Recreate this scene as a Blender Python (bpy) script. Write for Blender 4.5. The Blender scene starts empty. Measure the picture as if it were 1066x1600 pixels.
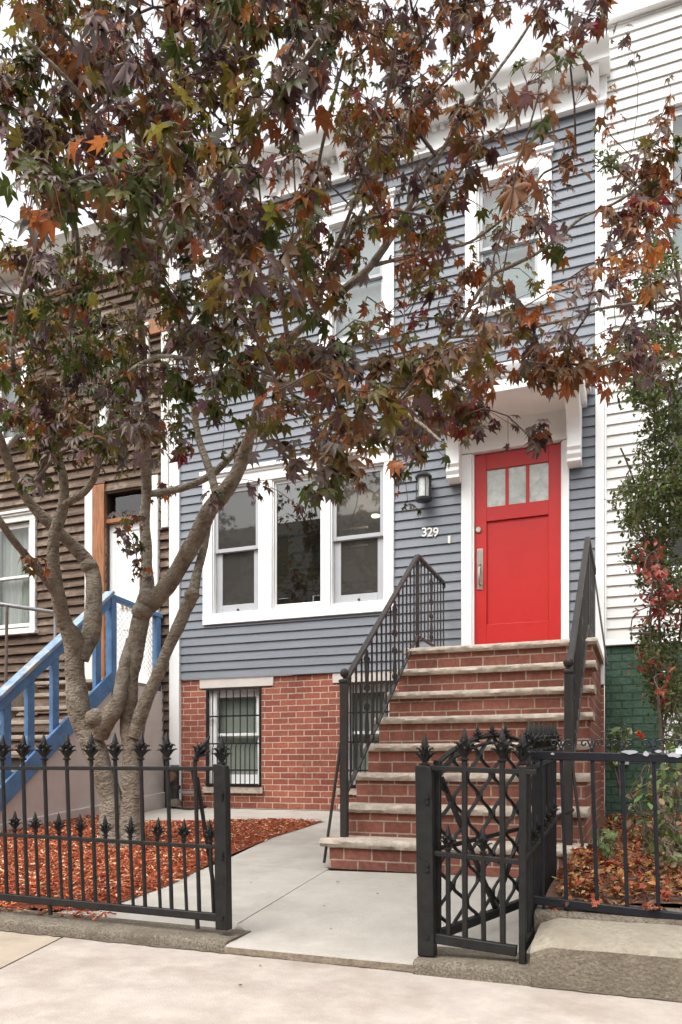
import bpy, math, random
import numpy as np
from mathutils import Vector, Matrix, noise
R = math.radians
random.seed(7); rng = np.random.default_rng(7)
sc = bpy.context.scene
COL = sc.collection

# ------------------------------------------------------------------ camera, sky, sun, exposure
EYE = 0.85; F = 1198.0; HOR = 1197.0; YAW = R(21.3)          # measured in pixels of the 1066 x 1600 photograph
cam = bpy.data.cameras.new('camera'); camo = bpy.data.objects.new('camera', cam); COL.objects.link(camo)
camo.location = (0, 0, EYE); camo.rotation_euler = (R(90), 0, YAW)
cam.sensor_fit = 'HORIZONTAL'; cam.sensor_width = 36; cam.lens = F / 1066 * 36
cam.shift_y = (HOR - 800) / 1066; cam.clip_end = 2000; cam.clip_start = 0.05
sc.camera = camo
SUN_EL, SUN_AZ = R(58), R(200)                                # azimuth clockwise from +Y
w = bpy.data.worlds.new('World'); sc.world = w; w.use_nodes = True
nt = w.node_tree; bg = nt.nodes['Background']
sky = nt.nodes.new('ShaderNodeTexSky'); sky.sky_type = 'NISHITA'; sky.sun_disc = False
sky.sun_elevation = SUN_EL; sky.sun_rotation = SUN_AZ; sky.dust_density = 6; sky.air_density = 1.6; sky.ozone_density = 0.5
hs = nt.nodes.new('ShaderNodeHueSaturation'); hs.inputs['Saturation'].default_value = 0.12; hs.inputs['Value'].default_value = 1.4
nt.links.new(sky.outputs[0], hs.inputs['Color']); nt.links.new(hs.outputs[0], bg.inputs[0])
bg.inputs[1].default_value = 0.15
sl = bpy.data.lights.new('sun', 'SUN'); sl.energy = 0.5; sl.angle = R(40); sl.color = (1, 0.95, 0.88)
so = bpy.data.objects.new('sun', sl); COL.objects.link(so)
sd = Vector((math.sin(SUN_AZ) * math.cos(SUN_EL), math.cos(SUN_AZ) * math.cos(SUN_EL), math.sin(SUN_EL)))
so.rotation_euler = sd.to_track_quat('Z', 'Y').to_euler(); so.location = (0, -5, 20)
sc.view_settings.view_transform = 'Standard'; sc.view_settings.look = 'None'
sc.view_settings.exposure = 0.85; sc.view_settings.gamma = 1
sc.render.engine = 'CYCLES'; sc.cycles.use_denoising = True
sc.cycles.max_bounces = 8; sc.cycles.transparent_max_bounces = 16; sc.cycles.caustics_reflective = False; sc.cycles.caustics_refractive = False

# ------------------------------------------------------------------ measuring helpers (photo pixel + known depth -> metres)
def ang(x): return math.atan((x - 533) / F)
def fX(x, Y): return Y * math.tan(ang(x) - YAW)
def fZ(x, y, Y):
    zc = Y * math.cos(ang(x)) / math.cos(ang(x) - YAW)
    return EYE + (HOR - y) / F * zc
def P(x, y, Y): return Vector((fX(x, Y), Y, fZ(x, y, Y)))
def C(x, y, zc):
    a, b = (x - 533) / F * zc, (HOR - y) / F * zc
    return Vector((a * math.cos(YAW) - zc * math.sin(YAW), a * math.sin(YAW) + zc * math.cos(YAW), EYE + b))
def XZ(x, y, X):                                              # point on the plane X = const
    t = math.tan(ang(x) - YAW); return P(x, y, X / t)
YF = 8.1                                                      # the row of facades
G0, GS = 0.035, 0.0605                                        # front yards rise gently to the houses
def gz(Y): return G0 + GS * (Y - 3.08)
def G(x, y):                                                  # photo pixel on the yard's sloping ground
    d = C(x, y, 1) - Vector((0, 0, EYE)); t = (gz(0) - EYE) / (d.z - GS * d.y)
    return Vector((0, 0, EYE)) + d * t

# ------------------------------------------------------------------ materials
def M(name, col, rough=0.6, var=0.12, scale=6.0, bump=0.0, bscale=40.0, spec=0.3, metal=0.0, stain=None, stretch=(1, 1, 1), bdist=0.01):
    m = bpy.data.materials.new(name); m.use_nodes = True; t = m.node_tree; b = t.nodes['Principled BSDF']
    b.inputs['Roughness'].default_value = rough; b.inputs['Specular IOR Level'].default_value = spec; b.inputs['Metallic'].default_value = metal
    g = t.nodes.new('ShaderNodeNewGeometry'); mp = t.nodes.new('ShaderNodeMapping'); mp.inputs['Scale'].default_value = stretch
    t.links.new(g.outputs['Position'], mp.inputs[0])
    n = t.nodes.new('ShaderNodeTexNoise'); n.inputs['Scale'].default_value = scale; n.inputs['Detail'].default_value = 8; n.inputs['Roughness'].default_value = 0.65
    t.links.new(mp.outputs[0], n.inputs['Vector'])
    r = t.nodes.new('ShaderNodeValToRGB'); r.color_ramp.elements[0].position = 0.3; r.color_ramp.elements[1].position = 0.7
    r.color_ramp.elements[0].color = [c * (1 - var) for c in col] + [1]; r.color_ramp.elements[1].color = [min(1, c * (1 + var)) for c in col] + [1]
    t.links.new(n.outputs[0], r.inputs[0]); out = r.outputs[0]
    if stain:
        n2 = t.nodes.new('ShaderNodeTexNoise'); n2.inputs['Scale'].default_value = stain[1]; n2.inputs['Detail'].default_value = 6; n2.inputs['Roughness'].default_value = 0.7
        t.links.new(g.outputs['Position'], n2.inputs['Vector'])
        r2 = t.nodes.new('ShaderNodeValToRGB'); r2.color_ramp.elements[0].position = stain[2]; r2.color_ramp.elements[1].position = stain[3]
        t.links.new(n2.outputs[0], r2.inputs[0])
        mx = t.nodes.new('ShaderNodeMix'); mx.data_type = 'RGBA'; t.links.new(r2.outputs[0], mx.inputs[0]); t.links.new(out, mx.inputs[6])
        mx.inputs[7].default_value = list(stain[0]) + [1]; out = mx.outputs[2]
    t.links.new(out, b.inputs['Base Color'])
    if bump:
        n3 = t.nodes.new('ShaderNodeTexNoise'); n3.inputs['Scale'].default_value = bscale; n3.inputs['Detail'].default_value = 6
        t.links.new(mp.outputs[0], n3.inputs['Vector'])
        bp = t.nodes.new('ShaderNodeBump'); bp.inputs['Strength'].default_value = bump; bp.inputs['Distance'].default_value = bdist
        t.links.new(n3.outputs[0], bp.inputs['Height']); t.links.new(bp.outputs[0], b.inputs['Normal'])
    return m
def brick_mat(name, c1, c2, mortar, bw=0.203, rh=0.071, ms=0.0055, v0=0.0, u0=0.0, rough=0.85, bumpd=0.006):
    m = bpy.data.materials.new(name); m.use_nodes = True; t = m.node_tree; b = t.nodes['Principled BSDF']
    b.inputs['Roughness'].default_value = rough; b.inputs['Specular IOR Level'].default_value = 0.2
    L = t.links.new; N = t.nodes.new
    g = N('ShaderNodeNewGeometry'); s = N('ShaderNodeSeparateXYZ'); L(g.outputs['Position'], s.inputs[0])
    sn = N('ShaderNodeSeparateXYZ'); L(g.outputs['True Normal'], sn.inputs[0])
    ab = N('ShaderNodeMath'); ab.operation = 'ABSOLUTE'; L(sn.outputs[0], ab.inputs[0])
    gt = N('ShaderNodeMath'); gt.operation = 'GREATER_THAN'; gt.inputs[1].default_value = 0.6; L(ab.outputs[0], gt.inputs[0])
    mu = N('ShaderNodeMix'); L(gt.outputs[0], mu.inputs[0]); L(s.outputs[0], mu.inputs[2]); L(s.outputs[1], mu.inputs[3])
    ad = N('ShaderNodeMath'); ad.inputs[1].default_value = -v0; L(s.outputs[2], ad.inputs[0])
    au = N('ShaderNodeMath'); au.inputs[1].default_value = 50 - u0; L(mu.outputs[0], au.inputs[0])
    cb = N('ShaderNodeCombineXYZ'); L(au.outputs[0], cb.inputs[0]); L(ad.outputs[0], cb.inputs[1])
    nz = N('ShaderNodeTexNoise'); nz.inputs['Scale'].default_value = 14; nz.inputs['Detail'].default_value = 3; L(g.outputs['Position'], nz.inputs['Vector'])
    wv = N('ShaderNodeVectorMath'); wv.operation = 'MULTIPLY_ADD'; L(nz.outputs['Color'], wv.inputs[0]); wv.inputs[1].default_value = (0.008, 0.008, 0); L(cb.outputs[0], wv.inputs[2])
    br = N('ShaderNodeTexBrick'); L(wv.outputs[0], br.inputs['Vector']); br.inputs['Scale'].default_value = 1
    br.inputs['Brick Width'].default_value = bw; br.inputs['Row Height'].default_value = rh; br.inputs['Mortar Size'].default_value = ms
    br.inputs['Mortar Smooth'].default_value = 0.25; br.inputs['Bias'].default_value = 0.0
    br.inputs['Color1'].default_value = list(c1) + [1]; br.inputs['Color2'].default_value = list(c2) + [1]; br.inputs['Mortar'].default_value = list(mortar) + [1]
    n2 = N('ShaderNodeTexNoise'); n2.inputs['Scale'].default_value = 30; n2.inputs['Detail'].default_value = 8; L(g.outputs['Position'], n2.inputs['Vector'])
    n4 = N('ShaderNodeTexNoise'); n4.inputs['Scale'].default_value = 1.7; n4.inputs['Detail'].default_value = 5; L(g.outputs['Position'], n4.inputs['Vector'])
    av = N('ShaderNodeMath'); av.operation = 'ADD'; L(n2.outputs[0], av.inputs[0]); L(n4.outputs[0], av.inputs[1])
    mr = N('ShaderNodeMapRange'); mr.inputs[1].default_value = 0.6; mr.inputs[2].default_value = 1.4; mr.inputs[3].default_value = 0.62; mr.inputs[4].default_value = 1.38; L(av.outputs[0], mr.inputs[0])
    vm = N('ShaderNodeVectorMath'); vm.operation = 'SCALE'; L(br.outputs[0], vm.inputs[0]); L(mr.outputs[0], vm.inputs['Scale'])
    L(vm.outputs[0], b.inputs['Base Color'])
    hm = N('ShaderNodeMath'); hm.operation = 'MULTIPLY_ADD'; hm.inputs[1].default_value = 0.35; L(n2.outputs[0], hm.inputs[0])
    iv = N('ShaderNodeMath'); iv.operation = 'SUBTRACT'; iv.inputs[0].default_value = 1; L(br.outputs['Fac'], iv.inputs[1]); L(iv.outputs[0], hm.inputs[2])
    bp = N('ShaderNodeBump'); bp.inputs['Strength'].default_value = 0.8; bp.inputs['Distance'].default_value = bumpd; L(hm.outputs[0], bp.inputs['Height']); L(bp.outputs[0], b.inputs['Normal'])
    return m
def glass_mat(name, tint=(0.75, 0.78, 0.78), refl=1.0, rough=0.0, mesh=0):
    m = bpy.data.materials.new(name); m.use_nodes = True; t = m.node_tree; t.nodes.clear()
    o = t.nodes.new('ShaderNodeOutputMaterial'); mx = t.nodes.new('ShaderNodeMixShader'); fr = t.nodes.new('ShaderNodeFresnel'); fr.inputs[0].default_value = 1.6
    mu = t.nodes.new('ShaderNodeMath'); mu.operation = 'MULTIPLY'; mu.inputs[1].default_value = refl; gb = t.nodes.new('ShaderNodeNewGeometry'); ib = t.nodes.new('ShaderNodeMath'); ib.operation = 'SUBTRACT'; ib.inputs[0].default_value = 1; t.links.new(gb.outputs['Backfacing'], ib.inputs[1])
    m0 = t.nodes.new('ShaderNodeMath'); m0.operation = 'MULTIPLY'; t.links.new(fr.outputs[0], m0.inputs[0]); t.links.new(ib.outputs[0], m0.inputs[1]); t.links.new(m0.outputs[0], mu.inputs[0])
    tr = t.nodes.new('ShaderNodeBsdfTransparent'); tr.inputs[0].default_value = list(tint) + [1]
    gl = t.nodes.new('ShaderNodeBsdfGlossy'); gl.inputs['Roughness'].default_value = rough
    t.links.new(mu.outputs[0], mx.inputs[0]); t.links.new(tr.outputs[0], mx.inputs[1]); t.links.new(gl.outputs[0], mx.inputs[2]); out = mx.outputs[0]
    if mesh:                                                   # insect screen: a share of grey thread in front of the glass
        df = t.nodes.new('ShaderNodeBsdfDiffuse'); df.inputs[0].default_value = (0.20, 0.19, 0.18, 1); m2 = t.nodes.new('ShaderNodeMixShader'); m2.inputs[0].default_value = mesh
        t.links.new(out, m2.inputs[1]); t.links.new(df.outputs[0], m2.inputs[2]); out = m2.outputs[0]
    t.links.new(out, o.inputs[0])
    return m
def leaf_mat(name, rough=0.42, trans=0.35, spec=0.5, under=None):          # albedo per leaf comes from the mesh attribute 'tint'
    m = bpy.data.materials.new(name); m.use_nodes = True; t = m.node_tree; b = t.nodes['Principled BSDF']
    a = t.nodes.new('ShaderNodeAttribute'); a.attribute_name = 'tint'
    col = a.outputs['Color']
    if under:                                                  # the underside of the blade is greener than the bronze top
        g = t.nodes.new('ShaderNodeNewGeometry'); k = t.nodes.new('ShaderNodeMath'); k.operation = 'MULTIPLY'; k.inputs[1].default_value = 0.35; t.links.new(g.outputs['Backfacing'], k.inputs[0])
        mc = t.nodes.new('ShaderNodeMix'); mc.data_type = 'RGBA'; t.links.new(k.outputs[0], mc.inputs[0]); t.links.new(col, mc.inputs[6]); mc.inputs[7].default_value = list(under) + [1]; col = mc.outputs[2]
    t.links.new(col, b.inputs['Base Color']); b.inputs['Roughness'].default_value = rough; b.inputs['Specular IOR Level'].default_value = spec
    tl = t.nodes.new('ShaderNodeBsdfTranslucent'); t.links.new(col, tl.inputs[0])
    mx = t.nodes.new('ShaderNodeMixShader'); mx.inputs[0].default_value = trans
    o = t.nodes['Material Output']; t.links.new(b.outputs[0], mx.inputs[1]); t.links.new(tl.outputs[0], mx.inputs[2]); t.links.new(mx.outputs[0], o.inputs[0])
    return m
def emit(name, col, s):
    m = bpy.data.materials.new(name); m.use_nodes = True; b = m.node_tree.nodes['Principled BSDF']
    b.inputs['Emission Color'].default_value = list(col) + [1]; b.inputs['Emission Strength'].default_value = s; return m

siding_m = M('grey_paint_siding', (0.160, 0.174, 0.196), 0.55, 0.10, 5, 0.15, 60, stretch=(0.3, 1, 3))
white_m = M('white_trim_paint', (0.80, 0.80, 0.79), 0.45, 0.03, 4, 0.05, 50)
wsiding_m = M('white_siding', (0.60, 0.59, 0.565), 0.5, 0.04, 3, 0.06, 50, stretch=(0.4, 1, 3))
vinyl_m = M('grey_sash_vinyl', (0.38, 0.385, 0.40), 0.4, 0.04, 8)
brown_m = M('weathered_brown_board', (0.105, 0.070, 0.050), 0.85, 0.65, 5, 0.6, 30, stretch=(0.5, 1, 9), stain=((0.25, 0.195, 0.15), 3.5, 0.52, 0.70))
brownw_m = M('old_white_paint', (0.66, 0.65, 0.62), 0.6, 0.08, 7, 0.15, 40, stain=((0.4, 0.33, 0.26), 5, 0.62, 0.8))
orange_m = M('bare_orange_wood', (0.27, 0.115, 0.050), 0.6, 0.45, 6, 0.2, 30, stretch=(8, 8, 0.8))
brick_m = brick_mat('red_brick_wall', (0.285, 0.098, 0.062), (0.205, 0.064, 0.044), (0.44, 0.345, 0.28), v0=1.912)
sbrick_m = brick_mat('stoop_brick', (0.255, 0.098, 0.070), (0.175, 0.066, 0.048), (0.35, 0.27, 0.21), rh=0.0845, v0=0.125, ms=0.006)
gbrick_m = brick_mat('green_painted_brick', (0.044, 0.080, 0.053), (0.035, 0.066, 0.043), (0.024, 0.048, 0.032), rh=0.078, ms=0.009, v0=0.33, rough=0.6, bumpd=0.03)
stone_m = M('sandstone_tread', (0.43, 0.365, 0.30), 0.9, 0.28, 16, 0.6, 60, stain=((0.24, 0.195, 0.155), 5, 0.50, 0.75))
conc_m = M('pale_pavement_concrete', (0.375, 0.328, 0.290), 0.9, 0.13, 7, 0.4, 120, stain=((0.285, 0.236, 0.198), 2.4, 0.46, 0.68))
conct_m = M('tan_pavement_concrete', (0.33, 0.27, 0.21), 0.9, 0.14, 6, 0.25, 120, stain=((0.36, 0.30, 0.24), 2.5, 0.5, 0.8))
path_m = M('path_concrete', (0.37, 0.342, 0.305), 0.9, 0.10, 4, 0.3, 120, stain=((0.29, 0.265, 0.23), 2.2, 0.5, 0.74))
kerb_m = M('pebbled_kerb_concrete', (0.155, 0.130, 0.100), 0.95, 0.65, 95, 0.9, 110, stain=((0.085, 0.067, 0.050), 5, 0.46, 0.7))
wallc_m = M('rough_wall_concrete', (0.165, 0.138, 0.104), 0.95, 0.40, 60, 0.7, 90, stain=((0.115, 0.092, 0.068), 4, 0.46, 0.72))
lit_top_m = M('lit_wall_top_concrete', (0.245, 0.215, 0.168), 0.92, 0.25, 40, 0.6, 90, stain=((0.20, 0.165, 0.125), 5, 0.48, 0.74))  # paler copy of the wall concrete: skylight on its top painted into the colour
joint_m = M('dark_joint', (0.10, 0.085, 0.07), 0.95, 0.3, 20)
soil_m = M('soil', (0.11, 0.06, 0.04), 1.0, 0.4, 20, 0.6, 40)
iron_m = M('black_iron_paint', (0.013, 0.0125, 0.012), 0.5, 0.4, 25, 0.4, 90, spec=0.3, stain=((0.06, 0.05, 0.045), 18, 0.66, 0.8), bdist=0.003)
niron_m = M('blue_black_iron_paint', (0.009, 0.010, 0.014), 0.42, 0.3, 25, 0.25, 60, spec=0.3, bdist=0.003)
rail_m = M('charcoal_rail_paint', (0.030, 0.026, 0.024), 0.45, 0.2, 20, 0.15, 60, spec=0.4)
red_m = M('red_door_paint', (0.43, 0.018, 0.016), 0.38, 0.05, 6, 0.10, 30, spec=0.4)
nickel_m = M('brushed_nickel', (0.55, 0.50, 0.43), 0.3, 0.1, 40, metal=1.0)
steel_m = M('galvanised_pipe', (0.33, 0.33, 0.34), 0.45, 0.2, 20, metal=0.6)
frost_m = M('frosted_pane', (0.47, 0.50, 0.47), 0.12, 0.25, 9, 0.25, 25, spec=0.6, stain=((0.30, 0.34, 0.30), 8, 0.5, 0.7))
blue_m = M('blue_rail_paint', (0.088, 0.185, 0.345), 0.55, 0.25, 9, 0.2, 40, stretch=(1, 1, 1), stain=((0.25, 0.33, 0.44), 6, 0.60, 0.75))
stucco_m = M('pinkish_grey_stucco', (0.54, 0.485, 0.45), 0.9, 0.06, 5, 0.25, 90, stain=((0.44, 0.39, 0.355), 2, 0.5, 0.75))
wood_m = M('grey_tread_wood', (0.30, 0.25, 0.20), 0.8, 0.3, 8, 0.3, 30, stretch=(1, 6, 6))
room_m = M('room_plaster', (0.42, 0.39, 0.36), 0.9, 0.1, 2)
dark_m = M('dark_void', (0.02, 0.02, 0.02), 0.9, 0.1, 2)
blind_m = M('pale_blind', (0.33, 0.375, 0.41), 0.7, 0.05, 3, stretch=(0.2, 1, 4))
slat_m = M('slatted_blind', (0.62, 0.64, 0.58), 0.6, 0.1, 3)
curtain_m = M('lace_curtain', (0.62, 0.63, 0.62), 0.9, 0.12, 16, 0.2, 30, stretch=(3, 1, 0.4))
glass_m = glass_mat('window_glass', (0.80, 0.82, 0.80), 1.2)
mirror_m = glass_mat('plate_glass', (0.45, 0.48, 0.47), 2.6)
screen_m = glass_mat('screened_glass', (0.50, 0.50, 0.48), 1.5, 0.02, mesh=0.15)
bark_m = M('maple_bark', (0.195, 0.158, 0.120), 0.95, 0.5, 18, 1.0, 38, stretch=(1, 1, 1.6), stain=((0.27, 0.235, 0.19), 9, 0.47, 0.62), bdist=0.028)
twig_m = M('twig_bark', (0.115, 0.088, 0.074), 0.8, 0.4, 20, 0.4, 60)
leaf_m = leaf_mat('maple_leaf', 0.40, 0.45, 0.38, (0.085, 0.072, 0.018)); shrub_m = leaf_mat('shrub_leaf', 0.45, 0.3); chip_m = leaf_mat('mulch_chip', 0.9, 0.0, 0.1); litter_m = leaf_mat('fallen_leaf', 0.8, 0.15, 0.2)
black_m = M('black_lantern_metal', (0.018, 0.018, 0.02), 0.4, 0.2, 20, spec=0.5)
brass_m = M('brass', (0.5, 0.36, 0.14), 0.35, 0.15, 30, metal=1.0)

# ------------------------------------------------------------------ mesh and object helpers
OFF = {}
def basis(d):
    d = d.normalized(); u = Vector((0, 0, 1)) if abs(d.z) < 0.95 else Vector((1, 0, 0))
    a = d.cross(u).normalized(); return a, a.cross(d).normalized()
class MB:
    def __init__(s): s.v = []; s.f = []; s.sm = []
    def add(s, vs, fs, smooth=False):
        n = len(s.v); s.v += [tuple(v) for v in vs]; s.f += [tuple(i + n for i in f) for f in fs]; s.sm += [smooth] * len(fs); return s
    def box(s, x0, x1, y0, y1, z0, z1):
        x0, x1 = min(x0, x1), max(x0, x1); y0, y1 = min(y0, y1), max(y0, y1); z0, z1 = min(z0, z1), max(z0, z1)
        return s.add([(x0,y0,z0),(x1,y0,z0),(x1,y1,z0),(x0,y1,z0),(x0,y0,z1),(x1,y0,z1),(x1,y1,z1),(x0,y1,z1)],
                     [(0,3,2,1),(4,5,6,7),(0,1,5,4),(1,2,6,5),(2,3,7,6),(3,0,4,7)])
    def bar(s, p, q, w, h=None, up=None):                      # rectangular bar between two points
        p, q = Vector(p), Vector(q); h = h or w; d = (q - p).normalized()
        if up is None: a, b = basis(d)
        else: a = d.cross(Vector(up)).normalized(); b = a.cross(d).normalized()
        vs = [e + a * (i * w / 2) + b * (j * h / 2) for e in (p, q) for i, j in ((-1,-1),(1,-1),(1,1),(-1,1))]
        return s.add(vs, [(0,1,2,3)[::-1],(4,5,6,7),(0,1,5,4),(1,2,6,5),(2,3,7,6),(3,0,4,7)])
    def tube(s, pts, rad, n=8, cap=True, flat=1.0):
        pts = [Vector(p) for p in pts]; rad = [rad] * len(pts) if isinstance(rad, (int, float)) else rad
        vs = []; fs = []; a = None
        for i, p in enumerate(pts):
            d = (pts[min(i + 1, len(pts) - 1)] - pts[max(i - 1, 0)])
            if d.length < 1e-9: d = Vector((0, 0, 1))
            d.normalize()
            if a is None: a, b = basis(d)
            else:
                a = (a - d * a.dot(d)); a = a.normalized() if a.length > 1e-6 else basis(d)[0]; b = a.cross(d)
            for k in range(n):
                t = 2 * math.pi * k / n; vs.append(p + (a * math.cos(t) + b * math.sin(t) * flat) * rad[i])
        for i in range(len(pts) - 1):
            for k in range(n): fs.append((i*n+k, i*n+(k+1)%n, (i+1)*n+(k+1)%n, (i+1)*n+k))
        if cap: fs += [tuple(range(n))[::-1], tuple(range((len(pts)-1)*n, len(pts)*n))]
        return s.add(vs, fs, True)
    def lathe(s, c, prof, n=12):                               # prof: (radius, z) from the bottom up
        return s.tube_z(c, prof, n)
    def tube_z(s, c, prof, n):
        vs = []; fs = []
        for r, z in prof:
            for k in range(n):
                t = 2 * math.pi * k / n; vs.append((c[0] + r * math.cos(t), c[1] + r * math.sin(t), c[2] + z))
        for i in range(len(prof) - 1):
            for k in range(n): fs.append((i*n+k, i*n+(k+1)%n, (i+1)*n+(k+1)%n, (i+1)*n+k))
        fs += [tuple(range(n))[::-1], tuple(range((len(prof)-1)*n, len(prof)*n))]
        return s.add(vs, fs, True)
    def prism(s, poly, ax, a0, a1):                            # poly in the two other axes, extruded along axis ax
        def mk(p, a): return {'x': (a, p[0], p[1]), 'y': (p[0], a, p[1]), 'z': (p[0], p[1], a)}[ax]
        n = len(poly); vs = [mk(p, a0) for p in poly] + [mk(p, a1) for p in poly]
        return s.add(vs, [tuple(range(n))[::-1], tuple(range(n, 2*n))] + [(i, (i+1)%n, n+(i+1)%n, n+i) for i in range(n)])
    def build(s, name, mat, parent=None, bevel=0, recalc=True):
        me = bpy.data.meshes.new(name); o = OFF.get(parent.name, Vector()) if parent else Vector()
        me.from_pydata([(v[0]-o.x, v[1]-o.y, v[2]-o.z) for v in s.v], [], s.f)
        me.polygons.foreach_set('use_smooth', s.sm)
        if recalc:
            import bmesh
            bm = bmesh.new(); bm.from_mesh(me); bmesh.ops.recalc_face_normals(bm, faces=bm.faces); bm.to_mesh(me); bm.free()
        me.set_sharp_from_angle(angle=R(45)); me.materials.append(mat)
        return link(name, me, parent, bevel)
def link(name, me, parent=None, bevel=0):
    ob = bpy.data.objects.new(name, me); COL.objects.link(ob)
    if parent: ob.parent = parent; OFF[ob.name] = OFF.get(parent.name, Vector())
    if bevel:
        b = ob.modifiers.new('bevel', 'BEVEL'); b.width = bevel; b.segments = 2; b.limit_method = 'ANGLE'; b.angle_limit = R(50)
    return ob
def tag(o, label=None, cat=None, group=None, kind=None):
    for k, v in (('label', label), ('category', cat), ('group', group), ('kind', kind)):
        if v: o[k] = v
    return o
def thing(name, loc, label, cat, group=None):
    o = bpy.data.objects.new(name, None); COL.objects.link(o); o.location = loc; o.empty_display_size = 0.1; OFF[o.name] = Vector(loc)
    return tag(o, label, cat, group)
def soup(name, V, Fc, tint, mat, parent=None, smooth=False):     # fast numpy mesh: V (n,3), Fc (m,4), tint (n,3)
    me = bpy.data.meshes.new(name); o = np.array(OFF.get(parent.name, Vector())) if parent else np.zeros(3)
    V = np.asarray(V, dtype=np.float64) - o; Fc = np.asarray(Fc); k = Fc.shape[1]
    me.vertices.add(len(V)); me.vertices.foreach_set('co', V.ravel())
    me.loops.add(Fc.size); me.loops.foreach_set('vertex_index', Fc.ravel().astype(np.int32))
    me.polygons.add(len(Fc)); me.polygons.foreach_set('loop_start', np.arange(0, Fc.size, k, dtype=np.int32)); me.polygons.foreach_set('loop_total', np.full(len(Fc), k, dtype=np.int32))
    me.update(calc_edges=True)
    a = me.attributes.new('tint', 'FLOAT_COLOR', 'POINT'); a.data.foreach_set('color', np.c_[tint, np.ones(len(tint))].astype(np.float32).ravel())
    if smooth: me.polygons.foreach_set('use_smooth', np.ones(len(Fc), dtype=bool))
    me.materials.append(mat); me.validate(); return link(name, me, parent)
def catmull(ps, step=0.06):
    ps = [np.array(p, float) for p in ps]; ps = [2*ps[0]-ps[1]] + ps + [2*ps[-1]-ps[-2]]; out = []
    for i in range(1, len(ps) - 2):
        n = max(2, int(np.linalg.norm(ps[i+1][:3]-ps[i][:3]) / step))
        for k in range(n):
            t = k / n; a, b, c, d = ps[i-1], ps[i], ps[i+1], ps[i+2]
            out.append(0.5*((2*b)+(-a+c)*t+(2*a-5*b+4*c-d)*t*t+(-a+3*b-3*c+d)*t**3))
    out.append(ps[-2]); return out
def wall_open(mb, X0, X1, Z0, Z1, holes, Y, th):               # wall facing -Y with rectangular holes and their reveals
    xs = sorted({X0, X1, *[h[0] for h in holes], *[h[1] for h in holes]}); zs = sorted({Z0, Z1, *[h[2] for h in holes], *[h[3] for h in holes]})
    xs = [x for x in xs if X0 <= x <= X1]; zs = [z for z in zs if Z0 <= z <= Z1]
    for i in range(len(xs)-1):
        for j in range(len(zs)-1):
            cx, cz = (xs[i]+xs[i+1])/2, (zs[j]+zs[j+1])/2
            if any(h[0] < cx < h[1] and h[2] < cz < h[3] for h in holes): continue
            mb.add([(xs[i],Y,zs[j]),(xs[i+1],Y,zs[j]),(xs[i+1],Y,zs[j+1]),(xs[i],Y,zs[j+1])], [(0,1,2,3)])
    for a, b, c, d in holes:
        c = max(c, Z0)
        mb.add([(a,Y,c),(b,Y,c),(b,Y,d),(a,Y,d),(a,Y+th,c),(b,Y+th,c),(b,Y+th,d),(a,Y+th,d)], [(0,4,5,1),(1,5,6,2),(2,6,7,3),(3,7,4,0)])
def clapboards(mb, X0, X1, Z0, Z1, exp, holes, Y, lip=0.013, jit=0.0, seed=1):
    rr = random.Random(seed); z = Z0
    while z < Z1 - 0.01:
        z1 = min(z + exp, Z1); segs = [(X0, X1)]; zc = (z + z1) / 2
        for a, b, c, d in holes:
            if c < zc < d:
                ns = []
                for s0, s1 in segs:
                    if b <= s0 or a >= s1: ns.append((s0, s1)); continue
                    if a > s0: ns.append((s0, a))
                    if b < s1: ns.append((b, s1))
                segs = ns
        for s0, s1 in segs:
            cuts = [s0]
            while jit and s1 - cuts[-1] > 2.2: cuts.append(cuts[-1] + rr.uniform(1.0, 2.0))
            cuts.append(s1)
            for a, b in zip(cuts[:-1], cuts[1:]):
                l0, l1 = lip + rr.uniform(0, jit), lip + rr.uniform(0, jit); dz0, dz1 = rr.uniform(-jit, jit)*0.7, rr.uniform(-jit, jit)*0.7
                mb.add([(a,Y-l0,z+dz0),(b,Y-l1,z+dz1),(b,Y-0.001,z1+0.012),(a,Y-0.001,z1+0.012),(a,Y+0.01,z+dz0),(b,Y+0.01,z+dz1)], [(0,1,2,3),(0,4,5,1)])
                mb.add([(a,Y-l0,z+dz0),(a,Y-0.001,z1),(a,Y+0.01,z)], [(0,1,2)]); mb.add([(b,Y-l1,z+dz1),(b,Y-0.001,z1),(b,Y+0.01,z)], [(0,2,1)])
        z = z1
def frame(mb, X0, X1, Z0, Z1, wl, wr, wb, wt, Y0, Y1):         # four boards butted end to end round a rectangle
    mb.box(X0, X0+wl, Y0, Y1, Z0, Z1); mb.box(X1-wr, X1, Y0, Y1, Z0, Z1); mb.box(X0+wl, X1-wr, Y0, Y1, Z0, Z0+wb); mb.box(X0+wl, X1-wr, Y0, Y1, Z1-wt, Z1)
def room(parent, X0, X1, Z0, Z1, Y0, depth, mat=room_m):
    m = MB(); Y1 = Y0 + depth
    m.add([(X0,Y0,Z0),(X1,Y0,Z0),(X1,Y1,Z0),(X0,Y1,Z0),(X0,Y0,Z1),(X1,Y0,Z1),(X1,Y1,Z1),(X0,Y1,Z1)], [(0,1,2,3),(4,7,6,5),(1,5,6,2),(2,6,7,3),(0,3,7,4)])
    return m.build('room', mat, parent, recalc=False)
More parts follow.
